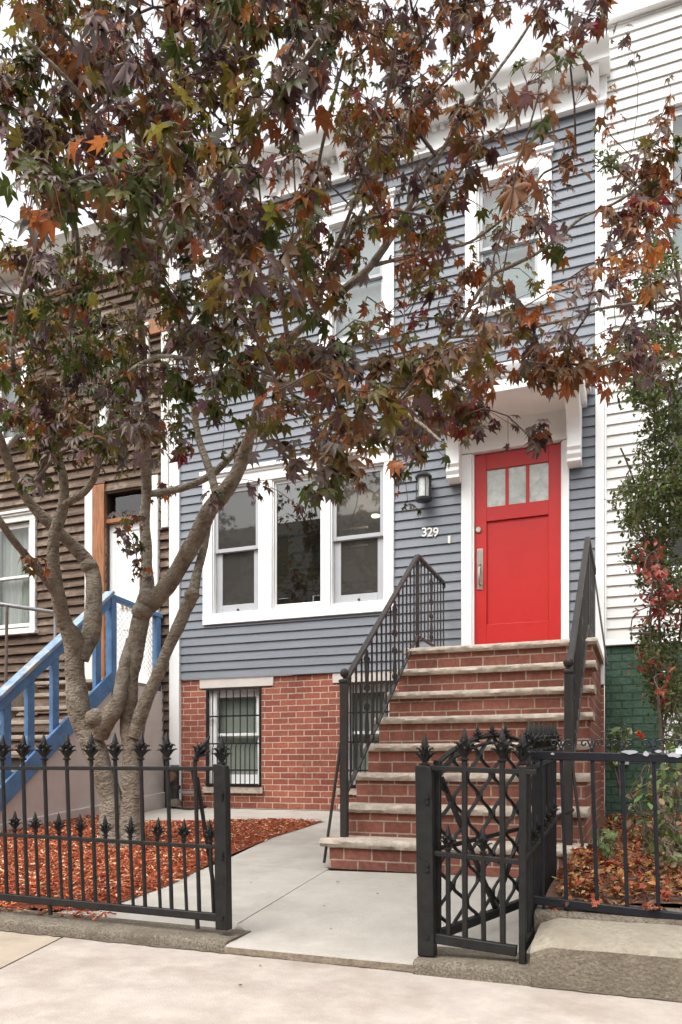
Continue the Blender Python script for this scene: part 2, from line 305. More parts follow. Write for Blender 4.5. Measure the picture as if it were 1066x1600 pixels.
def sash_window(th, X0, X1, Z0, Z1, Y, trim=0.1, head=0.14, sill=True, tm=white_m, sm=white_m, gm=glass_m, zm=None, back=None, single=False, crown=True, sw=0.05, casing=True):
    """window opening X0..X1 x Z0..Z1 in a wall whose face is at Y: casing > sash, pane, blind"""
    zm = zm or (Z0 + Z1) / 2; m = MB()
    if casing:
        m.box(X0-trim, X0, Y-0.035, Y+0.06, Z0-0.02, Z1); m.box(X1, X1+trim, Y-0.035, Y+0.06, Z0-0.02, Z1); m.box(X0-trim, X1+trim, Y-0.035, Y+0.06, Z1, Z1+head)
        if crown: m.box(X0-trim-0.03, X1+trim+0.03, Y-0.075, Y+0.05, Z1+head, Z1+head+0.035); m.box(X0-trim-0.015, X1+trim+0.015, Y-0.055, Y+0.05, Z1+head-0.03, Z1+head)
        if sill: m.box(X0-trim-0.03, X1+trim+0.03, Y-0.07, Y+0.06, Z0-0.07, Z0-0.02)
        m.box(X0-0.02, X1+0.02, Y-0.02, Y+0.06, Z0-0.02, Z0-0.003)
    m2 = MB(); frame(m2, X0, X1, Z0, Z1, 0.02, 0.02, 0.02, 0.02, Y+0.012, Y+0.10)
    if casing:
        win = m.build('window', tm, th, 0.004); m2.build('jamb', tm, win)
    else:
        win = m2.build('window', tm, th, 0.002)
    a0, a1, b0, b1 = X0+0.022, X1-0.022, Z0+0.022, Z1-0.022
    if single:
        s = MB(); frame(s, a0, a1, b0, b1, sw, sw, sw, sw, Y+0.03, Y+0.065); s.build('sash', sm, win, 0.003)
        MB().box(a0+sw, a1-sw, Y+0.046, Y+0.050, b0+sw, b1-sw).build('pane', gm, win)
    else:
        s = MB(); frame(s, a0, a1, zm-0.02, b1, sw, sw, 0.035, sw, Y+0.025, Y+0.055); s.build('upper_sash', sm, win, 0.003)
        MB().box(a0+sw, a1-sw, Y+0.038, Y+0.042, zm+0.015, b1-sw).build('pane', gm, win)
        s = MB(); frame(s, a0, a1, b0, zm+0.015, sw, sw, sw*1.5, 0.035, Y+0.058, Y+0.088); s.build('lower_sash', sm, win, 0.003)
        MB().box(a0+sw, a1-sw, Y+0.071, Y+0.075, b0+sw*1.5, zm-0.02).build('pane', gm, win)
    if back == 'blind': MB().box(X0+0.03, X1-0.03, Y+0.13, Y+0.134, Z0+0.01, Z1-0.01).build('blind', blind_m, win)
    elif back == 'curtain':
        c = MB(); n = 40
        vs = [(X0+0.02+(X1-X0-0.04)*i/n, Y+0.14+0.018*math.sin(i*1.4)+0.01*math.sin(i*0.6), z) for z in (Z0, Z1) for i in range(n+1)]
        c.add(vs, [(i, i+1, n+2+i, n+1+i) for i in range(n)], True); c.build('curtain', curtain_m, win)
    elif back == 'slats':
        c = MB(); z = Z0+0.03
        while z < Z1-0.02: c.add([(X0+0.03,Y+0.12,z),(X1-0.03,Y+0.12,z),(X1-0.03,Y+0.128,z+0.026),(X0+0.03,Y+0.128,z+0.026)], [(0,1,2,3)]); z += 0.024
        c.build('slatted_blind', slat_m, win)
    return win
def text_part(body, loc, size, mat, parent, name, ext=0.006):
    cu = bpy.data.curves.new('t', 'FONT'); cu.body = body; cu.size = size; cu.extrude = ext; cu.offset = size * 0.012; ob = bpy.data.objects.new('t', cu); COL.objects.link(ob)
    bpy.context.view_layer.update(); me = bpy.data.meshes.new_from_object(ob.evaluated_get(bpy.context.evaluated_depsgraph_get()))
    bpy.data.objects.remove(ob); me.transform(Matrix.Translation(Vector(loc) - OFF.get(parent.name, Vector())) @ Matrix.Rotation(R(90), 4, 'X'))
    me.materials.clear(); me.materials.append(mat); me.name = name; return link(name, me, parent)

# ------------------------------------------------------------------ ground, pavement, path, beds
def flat_poly(name, pts, mat, lift=0.0, kind='structure', thick=None):
    n = len(pts); m = MB(); m.add([(p[0], p[1], p[2]+lift) for p in pts], [tuple(range(n))])
    if thick: m.add([(p[0], p[1], p[2]+lift) for p in pts] + [(p[0], p[1], p[2]+lift-thick) for p in pts], [(i, (i+1)%n, n+(i+1)%n, n+i) for i in range(n)])
    return tag(m.build(name, mat), kind=kind)
flat_poly('ground', [(-300,-300,-0.16),(300,-300,-0.16),(300,300,-0.16),(-300,300,-0.16)], M('asphalt', (0.06,0.06,0.06), 0.9, 0.2, 8))
jA, jB = C(0,1514,1), C(99,1464,1)
def S0(x, y): d = C(x, y, 1) - Vector((0,0,EYE)); return Vector((0,0,EYE)) + d * (-EYE / d.z)
a, b = S0(0, 1514), S0(99, 1464); d = (b - a).normalized(); e0, e1 = a - d*3.2, a + d*((3.10-a.y)/d.y)
perp = Vector((d.y, -d.x, 0)) * 0.006
flat_poly('sidewalk', [(e0+perp), (12,e0.y,0), (12,3.10,0), (e1+perp)], conc_m, thick=0.15)
flat_poly('sidewalk', [(-14,e0.y,0), (e0-perp), (e1-perp), (-14,3.10,0)], conct_m, thick=0.15)
flat_poly('ground_under_paving', [(-14,-2,-0.012),(12,-2,-0.012),(12,3.10,-0.012),(-14,3.10,-0.012)], joint_m)
YB = 8.35
flat_poly('front_yard', [(-14,3.05,gz(3.05)-0.03),(12,3.05,gz(3.05)-0.03),(12,YB,gz(YB)-0.03),(-14,YB,gz(YB)-0.03)], soil_m)
XR = -0.44
# the concrete path: slabs with open joints
def slab(px, name='path'):
    pts = [Vector(p) if len(p) == 3 else Vector((p[0], p[1], gz(p[1]))) for p in px]
    c = sum(pts, Vector()) / len(pts); pts = [p + (c - p).normalized()*0.005 for p in pts]
    for p in pts: p.z = gz(p.y)
    return flat_poly(name, pts, path_m, thick=0.10)
gl = fX(357, 3.1) - 0.02; gr = XR + 0.02
j1, j2 = G(371, 1444), G(510, 1360); k1, k2 = G(356, 1351), G(505, 1318)
g2 = G(433, 1313); tip = G(506, 1285)
slab([(gl, 3.06), (gr, 3.06), (gr, 4.95), (j2.x, j2.y), (j1.x, j1.y)])
slab([(gl-0.0, 3.30), (j1.x, j1.y), (j2.x, j2.y), (k1.x-0.1, k1.y+0.05), (G(262,1385).x-0.06, G(262,1385).y+0.06), (G(150,1424).x-0.2, G(150,1424).y+0.1), (G(150,1424).x-0.2, 3.30)])
slab([(k1.x-0.1, k1.y+0.05), (j2.x, j2.y), (-2.0, 5.2), (g2.x+0.55, g2.y+0.1), (g2.x-0.1, g2.y+0.03)])
slab([(g2.x-0.1, g2.y+0.03), (g2.x+0.55, g2.y+0.1), (-2.0, 5.2), (-2.0, 6.9), (tip.x-0.1, tip.y)])
bk1, bk2 = G(230, 1283), G(506, 1285)
slab([(-5.45, 6.9), (tip.x-0.1, tip.y), (-2.0, 6.9), (-2.0, 8.12), (-3.6, 8.12), (-5.45, 8.12)])
slab([(-2.0, 8.12), (-2.0, 4.9), (-2.02, 4.9), (-2.02, 8.12)])
# kerbs at the back of the pavement
def kerb(name, x0, x1, y0, y1, z1a, z1b, seed, mat=kerb_m):
    m = MB(); n = max(8, int((x1-x0)/0.05)); vs = []
    prof = [(y0, 0.0-0.05), (y0, 0.55), (y0+0.006, 0.85), (y0+0.022, 1.0), ((y0+y1)/2, 1.0), (y1, 1.0), (y1, -0.05)]
    for i in range(n+1):
        x = x0 + (x1-x0)*i/n; zt = z1a + (z1b-z1a)*i/n
        for k, (y, f) in enumerate(prof):
            nz = noise.noise(Vector((x*5, k*1.3, seed)))*0.006 + noise.noise(Vector((x*25, k*2.3, seed)))*0.003
            vs.append((x, y+nz*(1 if k < 4 else 0), zt*f if f > 0 else f))
            if 0 < k < 5: v = vs[-1]; vs[-1] = (v[0], v[1], v[2]+nz)
    q = len(prof)
    m.add(vs, [(i*q+k, (i+1)*q+k, (i+1)*q+k+1, i*q+k+1) for i in range(n) for k in range(q-1)] + [tuple(range(q)), tuple(range(n*q, n*q+q))[::-1]])
    return tag(m.build(name, mat), kind='structure')
kerb('kerb', -9, fX(352, 3.05), 3.05, 3.30, 0.092, 0.052, 1)
kerb('kerb', fX(648, 3.05), fX(830, 3.02), 3.02, 3.30, 0.055, 0.06, 2)
sm = MB(); prof = [(3.045, -0.05), (3.045, 0.022), (3.055, 0.036), (3.085, 0.0405), (3.14, 0.0405), (3.14, -0.05)]
sm.prism([(y, z) for y, z in prof], 'x', fX(352.5, 3.05), fX(647.5, 3.05)); tag(sm.build('doorstep_edge', path_m), kind='structure')
dark_strip_m = M('dark_strip_brown', (0.115, 0.090, 0.066), 1.0, 0.5, 30, 0.6, 80)  # dark brown ragged strips along the feet of kerbs, wall, stoop and brick base
def strip(name, x0, x1, yf, zf, wid, seed, mat=None, sgn=-1, vert=False):
    m = MB(); n = max(6, int(abs(x1-x0)/0.03)); vs = []
    for i in range(n+1):
        x = x0+(x1-x0)*i/n; a = wid*(0.55+0.75*noise.noise(Vector((x*4, seed, 0)))+0.5*noise.noise(Vector((x*19, seed, 2))))
        a = max(0.002, a)
        vs += [(x, yf, zf(x, yf)), (x, yf+sgn*a, zf(x, yf+sgn*a))] if not vert else [(x, yf, zf), (x, yf, zf+a)]
    m.add(vs, [(2*i, 2*i+2, 2*i+3, 2*i+1) for i in range(n)])
    return tag(m.build(name, mat or dark_strip_m), kind='structure')
strip('dark_strip', -9, fX(352,3.05), 3.052, lambda x, y: 0.004, 0.030, 1)
strip('dark_strip', fX(352,3.05), fX(648,3.05), 3.046, lambda x, y: 0.004, 0.012, 2)
strip('dark_strip', fX(648,3.05), fX(830,3.02), 3.052, lambda x, y: 0.004, 0.022, 3)
strip('dark_strip', fX(829,3.02), 5.5, 3.022, lambda x, y: 0.004, 0.028, 4)
strip('dark_strip', -2.03, -0.45, 4.906, lambda x, y: gz(y)+0.004, 0.035, 5)
strip('dark_strip', -5.2, -2.05, 8.10, lambda x, y: gz(y)+0.005, 0.05, 6)
tag(MB().box(fX(352.5,3.05), fX(647.5,3.05), 3.040, 3.0455, 0.002, 0.031).build('lip_front', M('lip_front', (0.20, 0.16, 0.118), 0.95, 0.35, 40, 0.6, 90)), kind='structure')  # tan brown front face of the lip, darker than its top
# mulch bed
bed = [G(507,1284), G(430,1308), G(345,1343), G(262,1385), G(165,1420), G(150,1424)]
bed = [(p.x, p.y) for p in bed] + [(-3.4, 3.32), (-7.0, 3.32), (-7.0, 7.0), (-5.45, 7.0), (G(230,1288).x, G(230,1288).y)]
def inside(x, y, poly):
    c = False; n = len(poly)
    for i in range(n):
        (x1, y1), (x2, y2) = poly[i], poly[(i+1) % n]
        if (y1 > y) != (y2 > y) and x < (x2-x1)*(y-y1)/(y2-y1)+x1: c = not c
    return c
def dist_edge(x, y, poly):
    best = 9
    for i in range(len(poly)):
        a, b = np.array(poly[i]), np.array(poly[(i+1) % len(poly)]); t = np.clip(np.dot(np.array((x,y))-a, b-a)/np.dot(b-a,b-a), 0, 1)
        best = min(best, np.linalg.norm(a+(b-a)*t-np.array((x,y))))
    return best
def bedz(x, y): return gz(y) + 0.004 + 0.05*min(1, dist_edge(x, y, bed)/0.35) + 0.015*noise.noise(Vector((x*2, y*2, 0)))
flat_poly('garden_bed', [(x, y, gz(y)+0.006) for x, y in bed], M('bed_soil', (0.20, 0.06, 0.03), 1, 0.4, 20, 0.8, 50))
V, Fc, T = [], [], []
pal = np.array([(0.35,0.100,0.052),(0.28,0.072,0.036),(0.24,0.045,0.020),(0.50,0.13,0.050),(0.60,0.38,0.22),(0.16,0.04,0.02)]); pw = [0.25,0.22,0.18,0.11,0.12,0.12]
cnt = 0
while cnt < 26000:
    x, y = rng.uniform(-6.0, -1.9), rng.uniform(3.15, 7.1)
    if not inside(x, y, bed) and not (rng.random() < 0.12 and inside(x-0.03, y+0.035, bed) or (3.2 < y < 3.4 and -3.95 < x < -2.6 and rng.random() < 0.3)): continue
    if y > 5 and rng.random() < 0.45: continue
    L, W, H = rng.uniform(0.012, 0.052)*rng.uniform(0.7,1.25), rng.uniform(0.004, 0.012), rng.uniform(0.002, 0.006); a = rng.uniform(0, 6.3); tl = rng.normal(0, 0.3)
    z = (bedz(x, y) if inside(x, y, bed) else gz(y)+0.005) + rng.uniform(0.0, 0.022)
    ux, uy = math.cos(a)*math.cos(tl), math.sin(a)*math.cos(tl); uz = math.sin(tl); wx, wy = -math.sin(a), math.cos(a); rz = rng.normal(0, 0.35)
    k = len(V)
    for h in (0, H):
        for i, j in ((-1,-1),(1,-0.7),(0.9,1),(-1.1,0.8)): V.append((x+ux*L/2*i+wx*W/2*j, y+uy*L/2*i+wy*W/2*j, z+uz*L/2*i+rz*W/2*j+h))
    Fc += [(k+4,k+5,k+6,k+7),(k,k+1,k+5,k+4),(k+1,k+2,k+6,k+5),(k+2,k+3,k+7,k+6),(k+3,k,k+4,k+7)]
    c = pal[rng.choice(6, p=pw)] * rng.uniform(0.7, 1.3); T += [c]*8; cnt += 1
tag(soup('mulch', V, Fc, np.clip(T, 0, 1), chip_m), 'orange red wood chip mulch heaped under the maple', 'mulch', kind='stuff')

# ------------------------------------------------------------------ grey house
XL, XRt = fX(283, YF), fX(931, YF); ZS = 1.912; ZF = 7.47
house = thing('grey_house', (-2.8, YF, gz(YF)), 'grey blue clapboard house with red door, white trim and brick base', 'house')
W1 = (fX(334,YF), fX(407,YF)); W2 = (fX(427,YF), fX(505,YF)); W3 = (fX(518,YF), fX(602.5,YF)); WZ0, WZ1 = fZ(480,955,YF), fZ(405,754,YF)
tri = (W1[0]-0.02, W3[1]+0.02, WZ0-0.03, WZ1+0.05)
UW = 0.65; UZ0, UZ1 = 5.66, 6.99; ucs = [(-1.737-0.83)/2, (-3.42-2.512)/2, -4.65]
ups = [(c-UW/2-0.03, c+UW/2+0.03, UZ0-0.02, UZ1+0.02) for c in ucs]
DX0, DX1, DZ0, DZ1 = fX(741.5,YF), fX(877,YF), 1.925, fZ(873,691,YF)
doorh = (DX0-0.06, DX1+0.04, 1.8, DZ1+0.06)
cl = MB(); clapboards(cl, XL, XRt, ZS, ZF+0.02, 0.1023, [tri, doorh]+ups, YF-0.004, 0.0205, 0.0016, 3)
cl.build('siding', siding_m, house)
sh = MB(); wall_open(sh, XL-0.1, XRt+0.08, ZS-0.002, 7.7, [tri, doorh]+ups, YF, 0.12); sh.build('wall', M('sheathing', (0.1,0.1,0.11)), house)
# brick base with two barred windows
B1 = (fX(322,YF), fX(408.5,YF), fZ(330,1229,YF), fZ(330,1076,YF)); B2 = (fX(531,YF), fX(617,YF), B1[2], B1[3])
bw = MB(); wall_open(bw, XL+0.0, XRt+0.08, gz(YF)-0.1, ZS-0.004, [B1, B2], YF+0.004, 0.16); bw.build('brick_base', brick_m, house)
for bx in (B1, B2):
    lm = MB().box(bx[0]-0.085, bx[1]+(0.16 if bx is B1 else 0.08), YF-0.012, YF+0.1, bx[3]+0.003, ZS-0.008); lm.build('lintel', M('lintel_stone', (0.52,0.47,0.43), 0.9, 0.1, 5), house, 0.004)
    st = MB(); n = 24
    for i in range(n):
        x0, x1 = bx[0]-0.03+(bx[1]-bx[0]+0.06)*i/n, bx[0]-0.03+(bx[1]-bx[0]+0.06)*(i+1)/n; o0 = noise.noise(Vector((x0*9,0,3)))*0.008; o1 = noise.noise(Vector((x1*9,0,3)))*0.008
        st.add([(x0,YF-0.03+o0,bx[2]-0.075),(x1,YF-0.03+o1,bx[2]-0.075),(x1,YF-0.03-o1,bx[2]-0.004),(x0,YF-0.03-o0,bx[2]-0.004),(x0,YF+0.1,bx[2]-0.004),(x1,YF+0.1,bx[2]-0.004)], [(0,1,2,3),(3,2,5,4)])
    st.build('stone_sill', stone_m, house, recalc=False)
    wn = sash_window(house, bx[0]+0.015, bx[1]-0.015, bx[2]+0.01, bx[3]-0.01, YF+0.06, sill=False, casing=False, sm=white_m, gm=glass_m, zm=fZ(380,1147,YF), back='slats', sw=0.075)
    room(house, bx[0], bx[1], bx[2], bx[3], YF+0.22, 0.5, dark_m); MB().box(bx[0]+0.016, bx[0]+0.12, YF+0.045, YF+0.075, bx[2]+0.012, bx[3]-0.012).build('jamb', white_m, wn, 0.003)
    gr_ = MB(); frame(gr_, bx[0]+0.004, bx[1]-0.004, bx[2]+0.004, bx[3]-0.004, 0.022, 0.022, 0.022, 0.022, YF-0.012, YF+0.010)
    gpart = gr_.build('window_grille', iron_m, wn)
    zmid = fZ(360,1162,YF); n = 8
    for i in range(1, n):
        x = bx[0] + (bx[1]-bx[0])*i/n; MB().tube([(x,YF,zmid),(x,YF,bx[3]-0.02)], 0.007, 6).build('grille_bar', iron_m, wn)
    n = 12; q = MB()
    for i in range(1, n):
        x = bx[0] + (bx[1]-bx[0])*i/n
        MB().tube([(x,YF-0.055,bx[2]+0.03),(x,YF-0.055,zmid-0.06),(x,YF-0.045,zmid-0.025),(x,YF-0.02,zmid)], 0.0065, 6).build('grille_bar', iron_m, wn)
    for z, y in ((zmid, YF-0.01), (fZ(360,1119,YF), YF), (bx[2]+0.03, YF-0.045), (bx[2]+0.2, YF-0.055)): q.box(bx[0]+0.02, bx[1]-0.02, y-0.008, y+0.008, z-0.009, z+0.009)
    q.build('grille_rail', iron_m, wn)
# triple window: one white casing, three sashes
tw = MB(); T0, T1, TZ0, TZ1 = fX(319.5,YF), fX(617,YF), fZ(319.5,978,YF), 4.35
yo = YF-0.045
tw.box(T0, W1[0], yo, YF+0.08, TZ0+0.115, WZ1); tw.box(W3[1], T1, yo, YF+0.08, TZ0+0.115, WZ1)
tw.box(W1[1], W2[0], yo+0.004, YF+0.08, TZ0+0.115, WZ1); tw.box(W2[1], W3[0], yo+0.004, YF+0.08, TZ0+0.115, WZ1)
tw.box(T0, T1, yo-0.004, YF+0.08, TZ0, TZ0+0.115); tw.box(T0, T1, yo-0.004, YF+0.08, WZ1, TZ1)
tw.box(T0-0.02, T1+0.02, yo-0.045, YF, TZ1, TZ1+0.05); tw.box(T0-0.01, T1+0.01, yo-0.02, YF, TZ1-0.03, TZ1)
for a, b in (W1, W2, W3):                                     # a thin stepped stop inside every opening
    frame(tw, a+0.001, b-0.001, TZ0+0.117, WZ1-0.002, 0.016, 0.016, 0.016, 0.016, yo+0.022, YF+0.07)
win = tw.build('triple_window', white_m, house, 0.005)
zb = TZ0+0.135
def sash(a, b, z0, z1, w0, wb, wt, y, gm, mat, parent):
    s = MB(); frame(s, a, b, z0, z1, w0, w0, wb, wt, y, y+0.03); s.build('sash', mat, parent, 0.003)
    MB().box(a+w0, b-w0, y+0.013, y+0.017, z0+wb, z1-wt).build('pane', gm, parent)
for (a, b), zx in ((W1, (370, 858)), (W3, (560, 838))):
    zm = fZ(zx[0], zx[1], YF)
    sash(a+0.018, b-0.018, zm-0.025, WZ1-0.02, 0.045, 0.045, 0.05, YF+0.0, screen_m, vinyl_m, win)
    sash(a+0.018, b-0.018, zb, zm+0.015, 0.085, 0.10, 0.04, YF+0.034, screen_m, vinyl_m, win)
    MB().box((a+b)/2-0.012, (a+b)/2+0.012, YF+0.02, YF+0.034, zb+0.025, zb+0.045).build('sash_lock', black_m, win)
sash(W2[0]+0.018, W2[1]-0.018, zb, WZ1-0.02, 0.02, 0.05, 0.03, YF+0.01, mirror_m, white_m, win)
room(house, tri[0], tri[1], tri[2]-0.4, tri[3]+0.3, YF+0.13, 3.2)
wf = MB(); 
for i in range(7): wf.box(tri[0]+0.02, tri[0]+1.2, YF+2.2+0.01*i, YF+2.3, 2.7+i*0.26, 2.73+i*0.26)
for i in range(14): wf.box(tri[0]+0.05+i*0.08, tri[0]+0.055+i*0.08+0.03*(i%3), YF+2.25, YF+2.32, 2.74, 2.95)
wf.build('bookshelf', M('shelf_grey', (0.30,0.29,0.28)), house)
cx, cz = fX(572, YF+0.9), WZ1+0.02
lp = P(587, 807, 10.2)
MB().lathe((lp.x, lp.y, lp.z), [(0.055,-0.004),(0.06,0.0),(0.06,0.02)], 20).build('ceiling_light', emit('lamp_glow', (1,0.86,0.62), 6), house)
ll = bpy.data.lights.new('ceiling_lamp', 'POINT'); ll.energy = 8; ll.color = (1, 0.85, 0.66); ll.shadow_soft_size = 0.06
lo = bpy.data.objects.new('ceiling_lamp', ll); COL.objects.link(lo); lo.location = (lp.x, lp.y, lp.z-0.10)
# upper windows
for c in ucs:
    sash_window(house, c-UW/2, c+UW/2, UZ0, UZ1, YF-0.01, trim=0.12, head=0.15, back='blind', sm=vinyl_m, sw=0.035)
    room(house, c-UW/2, c+UW/2, UZ0, UZ1, YF+0.14, 0.4)
# corner boards
MB().box(XL-0.145, XL, YF-0.045, YF+0.05, 0.83, 7.5).build('corner_board', white_m, house, 0.004)
MB().box(XRt, XRt+0.085, YF-0.05, YF+0.05, ZS-0.25, ZF+0.0).build('corner_board', white_m, house, 0.004)
# cornice
cn = MB(); X0, X1 = XL-0.15, XRt+0.11
cn.box(X0, X1, YF-0.06, YF+0.1, ZF+0.002, ZF+0.24); cn.box(X0, X1, YF-0.09, YF+0.1, ZF-0.025, ZF)
cn.prism([(YF-0.26, ZF+0.24), (YF+0.1, ZF+0.24), (YF+0.1, ZF+0.40), (YF-0.36, ZF+0.40), (YF-0.36, ZF+0.37), (YF-0.33, ZF+0.335), (YF-0.285, ZF+0.305), (YF-0.265, ZF+0.28)], 'x', X0-0.04, X1+0.03)
co = cn.build('cornice', white_m, house, 0.004)
for i in range(12):
    x = X0+0.12+(X1-X0-0.24)*i/11
    MB().prism([(YF-0.062, ZF+0.02), (YF-0.10, ZF+0.03), (YF-0.12, ZF+0.10), (YF-0.20, ZF+0.16), (YF-0.235, ZF+0.238), (YF-0.062, ZF+0.238)], 'x', x-0.05, x+0.05).build('bracket', white_m, co, 0.004)
dn0 = MB().box(X0+0.02, X0+0.065, YF-0.10, YF-0.061, ZF+0.19, ZF+0.236).build('dentil', white_m, co)
for k in range(1, int((X1-X0-0.08)/0.09)):
    dn = dn0.copy(); COL.objects.link(dn); dn.parent = co; dn.location.x += 0.09*k
MB().box(X0, X1, YF+0.1, YF+9, ZF-0.2, ZF+0.36).build('roof', M('roof_felt', (0.08,0.08,0.08)), house)
# door, casing, hood
dc = MB(); cl0, cl1 = fX(722,YF), fX(890,YF)
dc.box(cl0, DX0-0.022, YF-0.04, YF+0.1, 1.927, DZ1); dc.box(DX1+0.018, cl1, YF-0.04, YF+0.1, 1.927, DZ1); dc.box(cl0, cl1, YF-0.04, YF+0.1, DZ1+0.01, DZ1+0.32)
dc.box(DX0-0.022, DX0-0.001, YF-0.018, YF+0.12, 1.927, DZ1); dc.box(DX1+0.001, DX1+0.018, YF-0.018, YF+0.12, 1.927, DZ1)
dcase = dc.build('door_casing', white_m, house, 0.004)
yd = YF+0.02; d = MB()
def rectd(m, a, b, c, e, y0, y1): m.box(a, b, y0, y1, c, e)
gx0, gx1, gz0, gz1 = fX(760,YF), fX(857,YF), fZ(790,788,YF), fZ(840,722,YF)
px0, px1, pz0, pz1 = fX(760,YF), fX(859,YF), fZ(810,972,YF), fZ(810,808,YF)
d.box(DX0, gx0, yd, yd+0.045, DZ0, DZ1-0.002); d.box(gx1, DX1, yd, yd+0.045, DZ0, DZ1-0.002)
d.box(gx0, gx1, yd, yd+0.045, gz1, DZ1-0.002); d.box(gx0, gx1, yd, yd+0.045, pz1, gz0); d.box(gx0, gx1, yd, yd+0.045, DZ0, pz0); d.box(gx0, gx1, yd+0.024, yd+0.04, pz0, pz1)
door = d.build('door', red_m, house, 0.003)
w3 = (gx1-gx0)/3
mu = MB()
for i in (1, 2): mu.box(gx0+w3*i-0.016, gx0+w3*i+0.016, yd+0.004, yd+0.04, gz0, gz1)
mu.build('muntin', red_m, door, 0.003)
for i in range(3): MB().box(gx0+w3*i+0.016*(i>0), gx0+w3*(i+1)-0.016*(i<2), yd+0.02, yd+0.026, gz0, gz1).build('pane', frost_m, door)
dk = P(748, 828, yd); m = MB(); m.tube([(dk.x,yd-0.02,dk.z),(dk.x,yd-0.012,dk.z),(dk.x,yd+0.001,dk.z)], [0.026,0.034,0.036], 20).build('deadbolt', nickel_m, door)
h0, h1 = fZ(748,921,YF), fZ(748,857,YF); hx0, hx1 = fX(745,YF), fX(754.5,YF)
hm = MB().box(hx0, hx1, yd-0.008, yd+0.001, h0, h1); hc = (hx0+hx1)/2
hm.tube([(hc,yd-0.01,h0+0.05),(hc,yd-0.05,h0+0.07),(hc,yd-0.055,h0+0.15),(hc,yd-0.05,h0+0.22),(hc,yd-0.01,h0+0.235)], [0.009,0.011,0.012,0.011,0.009], 10); hm.tube([(hc,yd-0.03,h0+0.27),(hc,yd-0.008,h0+0.27)], 0.012, 10)
hm.build('door_handle', nickel_m, door, 0.002)
MB().box(DX0, DX1, YF-0.02, YF+0.11, 1.926, 1.945).build('threshold', M('threshold_stone', (0.3,0.27,0.24)), house)
hz = fZ(905, 632, YF-0.1); hd = MB(); hX0, hX1 = fX(700,YF)-0.06, fX(913,YF)+0.03; yh0 = YF-0.72
hd.box(hX0, hX1, yh0+0.06, YF-0.002, hz, hz+0.12); hd.prism([(yh0+0.05,hz+0.12),(YF-0.002,hz+0.12),(YF-0.002,hz+0.24),(yh0,hz+0.24),(yh0,hz+0.21),(yh0+0.03,hz+0.17)], 'x', hX0-0.04, hX1+0.04)
hood = hd.build('door_hood', white_m, house, 0.005)
bprof = [(0,0),(0,0.62),(-0.40,0.62),(-0.40,0.55),(-0.36,0.50),(-0.27,0.46),(-0.20,0.40),(-0.165,0.30),(-0.16,0.20),(-0.175,0.16),(-0.15,0.13),(-0.165,0.09),(-0.14,0.05),(-0.15,0.02),(-0.12,0.0)]
for x0, x1 in ((fX(700,YF-0.1), fX(720,YF-0.1)), (fX(887,YF-0.1), fX(909,YF-0.1))):
    zb_ = hz-0.60
    MB().prism([(YF-0.018+p[0]*1.05, zb_+p[1]*0.965) for p in bprof], 'x', x0, x1).build('hood_bracket', white_m, hood, 0.004)
for ch, x in (('3', 658.5), ('2', 667.3), ('9', 676.3)):
    p = P(x, 838.5, YF-0.026); text_part(ch, (p.x, YF-0.024, p.z), 0.135, M('number_white', (0.75,0.74,0.70), 0.4), house, 'house_number_digit')
db = P(703, 844, YF); MB().box(db.x-0.014, db.x+0.014, YF-0.03, YF-0.005, db.z-0.04, db.z+0.04).build('doorbell', M('doorbell_plastic', (0.7,0.66,0.56), 0.4), house, 0.004)

# wall lantern
lc = P(662, 762, YF-0.13)
lan = thing('wall_lantern', (lc.x, YF-0.02, lc.z-0.15), 'black cylindrical wall lantern on grey siding beside the front door', 'lantern')
MB().box(lc.x-0.05, lc.x+0.05, YF-0.035, YF-0.012, lc.z-0.10, lc.z+0.14).build('back_plate', black_m, lan, 0.004)
MB().tube([(lc.x,YF-0.03,lc.z+0.12),(lc.x,YF-0.08,lc.z+0.19),(lc.x,YF-0.13,lc.z+0.17)], 0.011, 8).build('arm', black_m, lan)
MB().lathe((lc.x,YF-0.13,lc.z), [(0.088,0.10),(0.092,0.115),(0.07,0.14),(0.03,0.165),(0.012,0.18)], 20).build('cap', black_m, lan)
MB().lathe((lc.x,YF-0.13,lc.z), [(0.06,-0.15),(0.085,-0.14),(0.088,-0.115),(0.075,-0.11)], 20).build('base', black_m, lan)
cg = MB()
for k in range(6):
    a = math.pi*k/3; cg.tube([(lc.x+0.08*math.cos(a),YF-0.13+0.08*math.sin(a),lc.z-0.115),(lc.x+0.08*math.cos(a),YF-0.13+0.08*math.sin(a),lc.z+0.11)], 0.005, 6)
cg.build('cage', black_m, lan)
MB().lathe((lc.x,YF-0.13,lc.z), [(0.06,-0.11),(0.06,0.10)], 20).build('glass', M('seeded_glass', (0.50,0.52,0.50), 0.2, 0.2, 20, spec=0.6), lan)

# downpipe boot at the corner of the brick base
dp = thing('downpipe', (fX(272,YF-0.08), YF-0.1, gz(YF)), 'black iron drain pipe with round cap at the foot of the white corner board', 'drainpipe')
x = fX(273,YF-0.1); z1 = 0.86
MB().tube([(x,YF-0.1,gz(YF)+0.09),(x,YF-0.1,z1)], 0.055, 14).build('pipe', black_m, dp)
MB().lathe((x,YF-0.1,gz(YF)+0.02), [(0.085,0),(0.08,0.05),(0.06,0.09)], 14).build('foot', kerb_m, dp)
MB().tube([(x,YF-0.15,z1-0.14),(x,YF-0.20,z1-0.14)], 0.062, 16).build('cap', M('rusty_cap', (0.12,0.07,0.04), 0.8, 0.4, 20), dp)
MB().lathe((x,YF-0.1,z1-0.30), [(0.07,0),(0.075,0.02),(0.075,0.05),(0.06,0.06)], 14).build('collar', black_m, dp)
MB().box(x-0.04, x+0.35, YF-0.10, YF-0.06, z1-0.345, z1-0.315).build('bracket', steel_m, dp)
